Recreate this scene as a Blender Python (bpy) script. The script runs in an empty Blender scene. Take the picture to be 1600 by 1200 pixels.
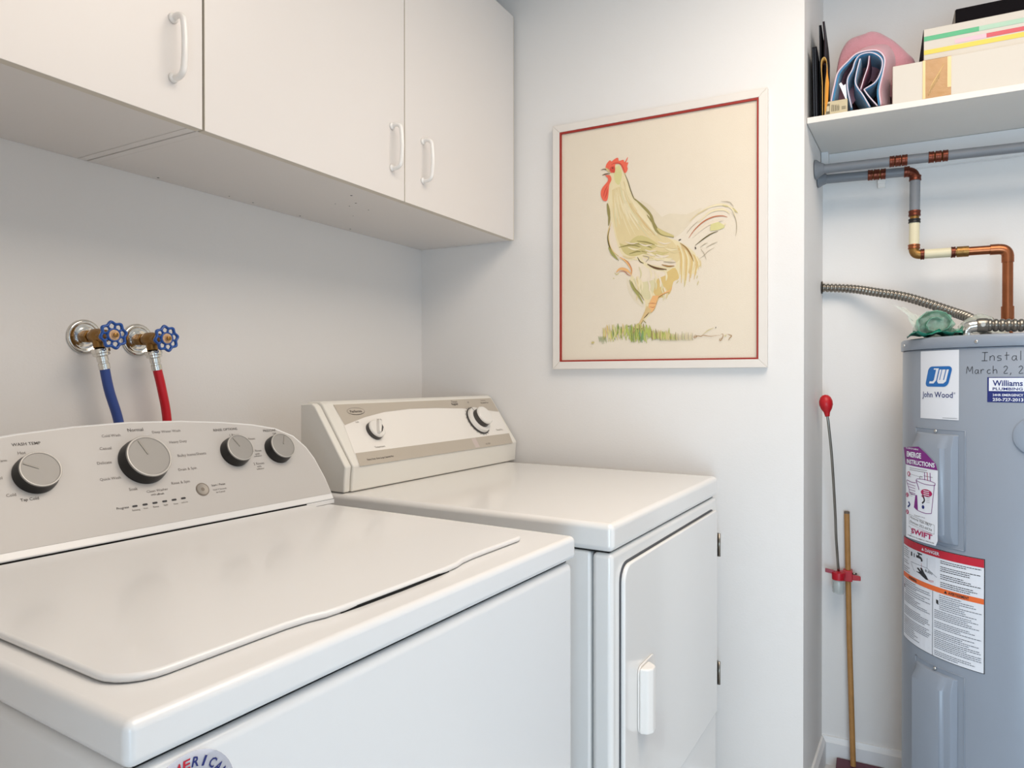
import bpy, bmesh, math, random
from mathutils import Vector, Matrix
from mathutils.geometry import tessellate_polygon
random.seed(7)
C = bpy.context.scene.collection
S = bpy.context.scene
PI = math.pi

# ---------------------------------------------------------------- camera
cd = bpy.data.cameras.new('camera'); cam = bpy.data.objects.new('camera', cd); C.objects.link(cam)
cd.sensor_width = 36; cd.lens = 36 * 1090 / 1600; cd.clip_start = .01
rt, up, fw = Vector((.4609, -.8875, -.0006)), Vector((.0056, .0022, 1)), Vector((.8874, .4609, -.006))
m = Matrix(((rt.x, up.x, -fw.x, 0), (rt.y, up.y, -fw.y, 0), (rt.z, up.z, -fw.z, 1.17), (0, 0, 0, 1)))
cam.matrix_world = m
S.camera = cam
# ---------------------------------------------------------------- world, lights, exposure
w = bpy.data.worlds.new('world'); S.world = w; w.use_nodes = True
w.node_tree.nodes['Background'].inputs[0].default_value = (.72, .84, 1, 1)
w.node_tree.nodes['Background'].inputs[1].default_value = .8
def area(name, loc, target, sx, sy, power, col):
    l = bpy.data.lights.new(name, 'AREA'); l.shape = 'RECTANGLE'; l.size = sx; l.size_y = sy
    l.energy = power; l.color = col
    o = bpy.data.objects.new(name, l); C.objects.link(o); o.location = loc
    o.rotation_euler = (Vector(target) - Vector(loc)).to_track_quat('-Z', 'Y').to_euler()
    return o
area('window_daylight', (.35, -2.33, .90), (.9, 1.0, .7), 1.8, 1.4, 11, (.66, .83, 1))
area('blue_fill_light', (-1.22, -.50, .60), (2.2, .0, .4), .95, 1.1, 60, (.56, .79, 1))  # added unseen blue fill for the low closet and picture wall
area('ceiling_lamp_light', (.95, -.30, 2.40), (.95, -.30, 0), 1.2, 1.2, 51, (1, .86, .72))
S.view_settings.view_transform = 'Standard'; S.view_settings.look = 'None'
S.view_settings.gamma = 1; S.view_settings.use_curve_mapping = False
S.view_settings.exposure = -.93

# ---------------------------------------------------------------- materials
def lin(c):
    return tuple((v/255/12.92 if v/255 <= .04045 else ((v/255+.055)/1.055)**2.4) for v in c)
MC = {}
def mat(name, rgb, rough=.5, metal=0, var=.03, vscale=6, bump=0, bscale=80, trans=0, ior=1.45, coat=0, sub=0, alpha=1, sheen=0, spec=.5):
    if name in MC: return MC[name]
    M = bpy.data.materials.new(name); M.use_nodes = True; nt = M.node_tree; b = nt.nodes['Principled BSDF']
    c = lin(rgb)
    tc = nt.nodes.new('ShaderNodeTexCoord'); nz = nt.nodes.new('ShaderNodeTexNoise'); nz.inputs['Scale'].default_value = vscale
    nz.inputs['Detail'].default_value = 4
    nt.links.new(tc.outputs['Object'], nz.inputs['Vector'])
    mr = nt.nodes.new('ShaderNodeMix'); mr.data_type = 'RGBA'
    mr.inputs[6].default_value = (*[max(0, v*(1-var)) for v in c], 1); mr.inputs[7].default_value = (*[min(1, v*(1+var)) for v in c], 1)
    nt.links.new(nz.outputs['Fac'], mr.inputs[0]); nt.links.new(mr.outputs[2], b.inputs['Base Color'])
    b.inputs['Roughness'].default_value = rough; b.inputs['Metallic'].default_value = metal
    b.inputs['Transmission Weight'].default_value = trans; b.inputs['IOR'].default_value = ior
    b.inputs['Coat Weight'].default_value = coat; b.inputs['Coat Roughness'].default_value = .08
    b.inputs['Sheen Weight'].default_value = sheen
    b.inputs['Alpha'].default_value = alpha; b.inputs['Specular IOR Level'].default_value = spec
    if bump:
        n2 = nt.nodes.new('ShaderNodeTexNoise'); n2.inputs['Scale'].default_value = bscale; n2.inputs['Detail'].default_value = 5
        nt.links.new(tc.outputs['Object'], n2.inputs['Vector'])
        bp = nt.nodes.new('ShaderNodeBump'); bp.inputs['Strength'].default_value = bump; bp.inputs['Distance'].default_value = .002
        nt.links.new(n2.outputs['Fac'], bp.inputs['Height']); nt.links.new(bp.outputs[0], b.inputs['Normal'])
    MC[name] = M; return M
WALL = mat('wall_paint', (232, 229, 226), .6, var=.012, vscale=1.5, bump=.12, bscale=220)
CEIL = mat('ceiling_paint', (236, 233, 228), .8)
FLOOR = mat('floor_vinyl', (214, 214, 214), .4, var=.1, vscale=25)
TRIM = mat('trim_paint', (232, 232, 232), .35)
LAM = mat('white_laminate', (227, 221, 216), .32, var=.01)
LAME = mat('laminate_edge', (214, 205, 190), .5, var=.05, vscale=30)
GAP = mat('dark_gap', (120, 108, 88), .8)
HPL = mat('white_plastic', (240, 236, 231), .3, coat=.3)
ENAM = mat('white_enamel', (229, 228, 227), .26, var=.006, coat=.25)
ENAM2 = mat('dryer_enamel', (236, 234, 231), .18, var=.006, coat=.3)
DPL = mat('dryer_cream_plastic', (232, 228, 219), .3, var=.01)
WPANEL = mat('console_grey_film', (192, 188, 184), .35, var=.01)
BLACK = mat('black_plastic', (22, 20, 20), .35)
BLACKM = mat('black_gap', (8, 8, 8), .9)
SILV = mat('brushed_silver', (152, 149, 145), .5, metal=.25, var=.03, vscale=60)
CHROME = mat('chrome', (222, 219, 212), .12, metal=1, var=.03)
STEEL = mat('galvanised_steel', (146, 140, 131), .28, metal=1, var=.15, vscale=30)
POINTM = mat('pointer_metal', (150, 146, 140), .55, metal=.4)
BRASS = mat('aged_brass', (150, 112, 62), .38, metal=.85, var=.4, vscale=60, bump=.3, bscale=300)
COPPER = mat('copper_pipe', (160, 98, 66), .32, metal=1, var=.3, vscale=25)
COPD = mat('copper_ring_dark', (112, 62, 48), .35, metal=.9, var=.35, vscale=90)
BLUEW = mat('blue_painted_metal', (22, 78, 158), .3, coat=.5, var=.1)
BLUEH = mat('blue_hose', (48, 72, 140), .35, var=.08)
REDH = mat('red_hose', (196, 16, 34), .3, var=.08)
GREYP = mat('grey_plastic_pipe', (122, 126, 132), .42, var=.06, vscale=18)
CREAMP = mat('cream_pipe', (222, 212, 180), .4, var=.03)
TANK = mat('tank_grey_enamel', (138, 147, 160), .3, var=.02, bump=.08, bscale=40)
SHELFM = mat('shelf_melamine', (222, 218, 212), .45, var=.01)
BEIGE = mat('dryer_beige_print', (188, 178, 164), .4, var=.03)
INK = mat('grey_ink', (84, 78, 74), .6)
INKL = mat('light_ink', (118, 111, 106), .6)
WHITEP = mat('sticker_white', (226, 229, 236), .3)
REDINK = mat('red_ink', (192, 30, 52), .4)
ORINK = mat('orange_ink', (232, 108, 50), .4)
NAVY = mat('navy_ink', (30, 42, 110), .4)
BLUEINK = mat('logo_blue', (30, 104, 176), .4)
STKC = mat('clear_lavender_sticker', (226, 226, 238), .3, alpha=.3)
PURP = mat('purple_ink', (120, 30, 120), .4)
MAG = mat('magenta_ink', (170, 20, 84), .4)
KINK = mat('black_ink', (38, 38, 42), .5)
TINK = mat('body_text_ink', (110, 114, 124), .5)
FRAMEW = mat('white_frame_paint', (229, 222, 214), .45, var=.02)
FRAMER = mat('red_liner', (158, 44, 34), .5, var=.1)
CANV = mat('cream_canvas', (229, 216, 196), .8, var=.035, vscale=5, bump=.25, bscale=500)
WOOD = mat('oiled_wood', (176, 128, 72), .5, var=.25, vscale=40)
RUB = mat('red_rubber', (190, 24, 34), .38, var=.1)
REDPL = mat('red_clamp_plastic', (186, 22, 40), .35, var=.15)
GLASS = mat('jar_glass', (225, 232, 230), .06, alpha=.38, coat=1)
WAX = mat('jar_contents', (205, 208, 205), .7)
MAROON = mat('maroon_board', (96, 52, 66), .6)
PINK = mat('pink_fabric', (205, 146, 156), .95, var=.12, vscale=14, bump=.8, bscale=260, sheen=.4)
PINKD = mat('dark_pink_fabric', (150, 84, 98), .95, var=.1, bump=.8, bscale=260)
BLUEF = mat('blue_fleece', (62, 132, 174), .95, var=.25, vscale=40, bump=1, bscale=300, sheen=.4)
EDGEF = mat('pale_fabric_edge', (220, 208, 218), .9)
CARDB = mat('white_cardboard', (208, 201, 190), .7, var=.02)
TAPE = mat('brown_tape', (172, 126, 70), .3, var=.18, vscale=24, coat=.2, bump=.6, bscale=60)
TAPEL = mat('tape_edge', (214, 180, 118), .25, coat=.5)
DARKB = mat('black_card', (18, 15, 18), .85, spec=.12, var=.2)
DARKG = mat('dark_blue_card', (15, 16, 22), .8, spec=.12, var=.3)
AMBER = mat('amber_card', (214, 140, 34), .6, var=.12)
GREEN1 = mat('stripe_green', (92, 176, 130), .6)
GREEN2 = mat('stripe_pale_green', (172, 202, 180), .6)
RED1 = mat('stripe_red', (206, 92, 100), .6)
PINK1 = mat('stripe_pink', (222, 188, 198), .6)
YEL1 = mat('stripe_yellow', (230, 202, 92), .6)
CARDT = mat('kraft_card', (196, 182, 150), .7, var=.1, vscale=40)
NET = mat('green_plastic_film', (150, 206, 182), .3, alpha=.5, var=.35, vscale=30, bump=.8, bscale=40)
NETD = mat('dark_green_film', (26, 120, 100), .3, alpha=.92, var=.4, vscale=40)
CLEARF = mat('clear_plastic_film', (212, 220, 210), .15, alpha=.5, var=.2, vscale=30, bump=.8, bscale=40)
LAMPM = bpy.data.materials.new('lamp_diffuser'); LAMPM.use_nodes = True
_b = LAMPM.node_tree.nodes['Principled BSDF']; _b.inputs['Emission Color'].default_value = (1, .86, .7, 1); _b.inputs['Emission Strength'].default_value = 3

# ---------------------------------------------------------------- helpers
BASES = {}
FRAME = {'B': 0.0, 'A': -(.51428-.47898), 'D': -(.5374-.47898), 'W': -(.5582-.47898)}
def thing(name, label, cat, base, frame='B', group=None):
    o = bpy.data.objects.new(name, None); C.objects.link(o); o.empty_display_size = .05
    a = FRAME[frame]; R = Matrix.Rotation(a, 4, 'Z'); o.location = R @ Vector(base); o.rotation_euler = (0, 0, a)
    o['label'] = label; o['category'] = cat
    if group: o['group'] = group
    BASES[o.name] = Vector(base)
    return o
def root_base(p):
    while p.parent: p = p.parent
    return BASES[p.name]
def obj(name, bm, mats, parent=None, bevel=0, seg=2, smooth=False, label=None, solid=0, sub=0, frame='B', stuff=False):
    me = bpy.data.meshes.new(name)
    if parent: bmesh.ops.translate(bm, verts=bm.verts, vec=-root_base(parent))
    bmesh.ops.recalc_face_normals(bm, faces=bm.faces) if not getattr(bm, '_keep', 0) else None
    if smooth or bevel:
        for f in bm.faces: f.smooth = True
    bm.to_mesh(me); bm.free()
    for mm in (mats if isinstance(mats, (list, tuple)) else [mats]): me.materials.append(mm)
    o = bpy.data.objects.new(name, me); C.objects.link(o)
    if parent: o.parent = parent
    else: o.rotation_euler = (0, 0, FRAME[frame])
    if solid:
        md = o.modifiers.new('solid', 'SOLIDIFY'); md.thickness = solid; md.offset = 0
    if sub:
        md = o.modifiers.new('sub', 'SUBSURF'); md.levels = md.render_levels = sub
    if bevel:
        md = o.modifiers.new('bevel', 'BEVEL'); md.width = bevel; md.segments = seg; md.limit_method = 'ANGLE'; md.angle_limit = math.radians(35); md.harden_normals = True
    if label: o['label'] = label
    if stuff: o['kind'] = 'stuff'
    return o
def smooth_angle(o, deg=40):
    me = o.data
    for e in me.edges: pass
    try: me.set_sharp_from_angle(angle=math.radians(deg))
    except Exception: pass
    return o
def struct(name, bm, m, frame='B', **k):
    o = obj(name, bm, m, None, frame=frame, **k); o['kind'] = 'structure'; return o
def NB(): return bmesh.new()
def box(bm, x0, x1, y0, y1, z0, z1, mi=0):
    vs = [bm.verts.new(p) for p in ((x0,y0,z0),(x1,y0,z0),(x1,y1,z0),(x0,y1,z0),(x0,y0,z1),(x1,y0,z1),(x1,y1,z1),(x0,y1,z1))]
    for q in ((3,2,1,0),(4,5,6,7),(0,1,5,4),(1,2,6,5),(2,3,7,6),(3,0,4,7)):
        bm.faces.new([vs[i] for i in q]).material_index = mi
    return bm
def prism(bm, poly, axis, a, b, mi=0, chk=True):
    # poly: 2D points in the plane across axis ('x': (y,z), 'y': (x,z), 'z': (x,y))
    def P(p, t):
        return {'x': (t, p[0], p[1]), 'y': (p[0], t, p[1]), 'z': (p[0], p[1], t)}[axis]
    A = [bm.verts.new(P(p, a)) for p in poly]; B = [bm.verts.new(P(p, b)) for p in poly]; n = len(poly)
    bm.faces.new(A).material_index = mi; bm.faces.new(B[::-1]).material_index = mi
    for i in range(n): bm.faces.new((A[i], A[(i+1) % n], B[(i+1) % n], B[i])).material_index = mi
    return bm
def rrect(x0, x1, y0, y1, r, n=5):
    out = []
    for cx, cy, a0 in ((x1-r, y1-r, 0), (x0+r, y1-r, 90), (x0+r, y0+r, 180), (x1-r, y0+r, 270)):
        for i in range(n+1):
            a = math.radians(a0 + 90*i/n); out.append((cx + r*math.cos(a), cy + r*math.sin(a)))
    return out
def frame_of(d):
    d = d.normalized(); u = Vector((0, 0, 1)) if abs(d.z) < .9 else Vector((1, 0, 0))
    a = d.cross(u).normalized(); b = d.cross(a).normalized(); return a, b
def tube(bm, pts, r, n=14, cap=True, mi=0):
    pts = [Vector(p) for p in pts]; rings = []; N = len(pts)
    d = (pts[1]-pts[0]); a, b = frame_of(d)
    for i, p in enumerate(pts):
        t = (pts[min(i+1, N-1)] - pts[max(i-1, 0)]).normalized()
        a = (a - t*a.dot(t)).normalized(); b = t.cross(a).normalized()
        rr = r[i] if isinstance(r, (list, tuple)) else r
        rings.append([bm.verts.new(p + a*rr*math.cos(2*PI*k/n) + b*rr*math.sin(2*PI*k/n)) for k in range(n)])
    for i in range(N-1):
        for k in range(n):
            bm.faces.new((rings[i][k], rings[i][(k+1) % n], rings[i+1][(k+1) % n], rings[i+1][k])).material_index = mi
    if cap:
        bm.faces.new(rings[0][::-1]).material_index = mi; bm.faces.new(rings[-1]).material_index = mi
    return bm
def lathe(bm, c, axis, prof, n=32, mi=0):
    # prof: list of (distance along axis, radius)
    c = Vector(c); axis = Vector(axis).normalized(); a, b = frame_of(axis); rings = []
    for h, r in prof:
        if r < 1e-6: rings.append([bm.verts.new(c + axis*h)])
        else: rings.append([bm.verts.new(c + axis*h + a*r*math.cos(2*PI*k/n) + b*r*math.sin(2*PI*k/n)) for k in range(n)])
    for i in range(len(rings)-1):
        A, B = rings[i], rings[i+1]
        for k in range(n):
            k2 = (k+1) % n
            if len(A) == 1 and len(B) == 1: continue
            f = (A[0], B[k2], B[k]) if len(A) == 1 else ((A[k], A[k2], B[0]) if len(B) == 1 else (A[k], A[k2], B[k2], B[k]))
            bm.faces.new(f).material_index = mi
    for R in (rings[0], rings[-1]):
        if len(R) > 1: bm.faces.new(R).material_index = mi
    return bm
def bez(pts, n=8):
    # Catmull-Rom through the points
    P = [Vector(p) for p in pts]; P = [P[0]*2-P[1]] + P + [P[-1]*2-P[-2]]; out = []
    for i in range(1, len(P)-2):
        for k in range(n):
            t = k/n; a, b, c, d = P[i-1], P[i], P[i+1], P[i+2]
            out.append(.5*((2*b) + (c-a)*t + (2*a-5*b+4*c-d)*t*t + (3*b-a-3*c+d)*t**3))
    out.append(P[-2]); return out
def sheet(bm, grid, mi=0):
    V = [[bm.verts.new(p) for p in row] for row in grid]
    for i in range(len(V)-1):
        for j in range(len(V[0])-1):
            bm.faces.new((V[i][j], V[i+1][j], V[i+1][j+1], V[i][j+1])).material_index = mi
    return bm
_tc = {}
def text2d(s, bold=0, shear=0):
    key = (s, bold, shear)
    if key in _tc: return _tc[key]
    cu = bpy.data.curves.new('lettering', 'FONT'); cu.body = s; cu.size = 1; cu.offset = bold; cu.shear = shear; cu.resolution_u = 2
    o = bpy.data.objects.new('lettering', cu); C.objects.link(o)
    dg = bpy.context.evaluated_depsgraph_get(); e = o.evaluated_get(dg); me = e.to_mesh()
    V = [(v.co.x, v.co.y) for v in me.vertices]; F = [tuple(p.vertices) for p in me.polygons]
    e.to_mesh_clear(); bpy.data.objects.remove(o); bpy.data.curves.remove(cu)
    x0 = min(v[0] for v in V); x1 = max(v[0] for v in V); y0 = min(v[1] for v in V); y1 = max(v[1] for v in V)
    _tc[key] = (V, F, x0, x1, y0, y1); return _tc[key]
def text(bm, s, fn, cx, cy, width, bold=0, mi=0, height=None, shear=0, ang=0):
    # fn(x, y) -> 3D ; centre (cx,cy), total width in fn units
    V, F, x0, x1, y0, y1 = text2d(s, bold, shear); k = width/(x1-x0); ky = k if height is None else height/(y1-y0)
    ca, sa = math.cos(ang), math.sin(ang); vs = []
    for x, y in V:
        a, b = (x-(x0+x1)/2)*k, (y-(y0+y1)/2)*ky
        vs.append(bm.verts.new(fn(cx + a*ca - b*sa, cy + a*sa + b*ca)))
    for f in F:
        try: bm.faces.new([vs[i] for i in f]).material_index = mi
        except ValueError: pass
def flat(bm, pts, fn, mi=0, cut=0):
    # filled 2D outline laid on a surface by fn; cut = slice width so that it follows a curved surface
    tris = tessellate_polygon([[Vector((x, y, 0)) for x, y in pts]])
    if cut:
        b2 = bmesh.new(); vs = [b2.verts.new((x, y, 0)) for x, y in pts]
        for t in tris:
            try: b2.faces.new([vs[i] for i in t])
            except ValueError: pass
        x = min(p[0] for p in pts)+cut; xm = max(p[0] for p in pts)
        while x < xm:
            bmesh.ops.bisect_plane(b2, geom=b2.verts[:]+b2.edges[:]+b2.faces[:], plane_co=(x, 0, 0), plane_no=(1, 0, 0)); x += cut
        b2.verts.ensure_lookup_table(); mp = {v: bm.verts.new(fn(v.co.x, v.co.y)) for v in b2.verts}
        for f in b2.faces: bm.faces.new([mp[v] for v in f.verts]).material_index = mi
        b2.free(); return
    vs = [bm.verts.new(fn(x, y)) for x, y in pts]
    for t in tris:
        try: bm.faces.new([vs[i] for i in t]).material_index = mi
        except ValueError: pass
def quadgrid(bm, x0, x1, y0, y1, fn, nx=1, ny=1, mi=0):
    V = [[bm.verts.new(fn(x0+(x1-x0)*i/nx, y0+(y1-y0)*j/ny)) for j in range(ny+1)] for i in range(nx+1)]
    for i in range(nx):
        for j in range(ny): bm.faces.new((V[i][j], V[i+1][j], V[i+1][j+1], V[i][j+1])).material_index = mi
def stroke(bm, pts, w, fn, mi=0, taper=True, n=4):
    P = [Vector((x, y, 0)) for x, y in pts]
    Q = bez(P, n) if len(P) > 2 else [P[0].lerp(P[1], i/4) for i in range(5)]
    L = []; N = len(Q)
    for i, p in enumerate(Q):
        t = (Q[min(i+1, N-1)] - Q[max(i-1, 0)]); t = t.normalized() if t.length else Vector((1, 0, 0)); nn = Vector((-t.y, t.x, 0))
        k = (.25+.75*math.sin(PI*min(1, max(0, (i+.3)/(N-.4))))) if taper else 1
        L.append((p+nn*w*.5*k, p-nn*w*.5*k))
    V = [(bm.verts.new(fn(a.x, a.y)), bm.verts.new(fn(b.x, b.y))) for a, b in L]
    for i in range(N-1): bm.faces.new((V[i][0], V[i+1][0], V[i+1][1], V[i][1])).material_index = mi

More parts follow.
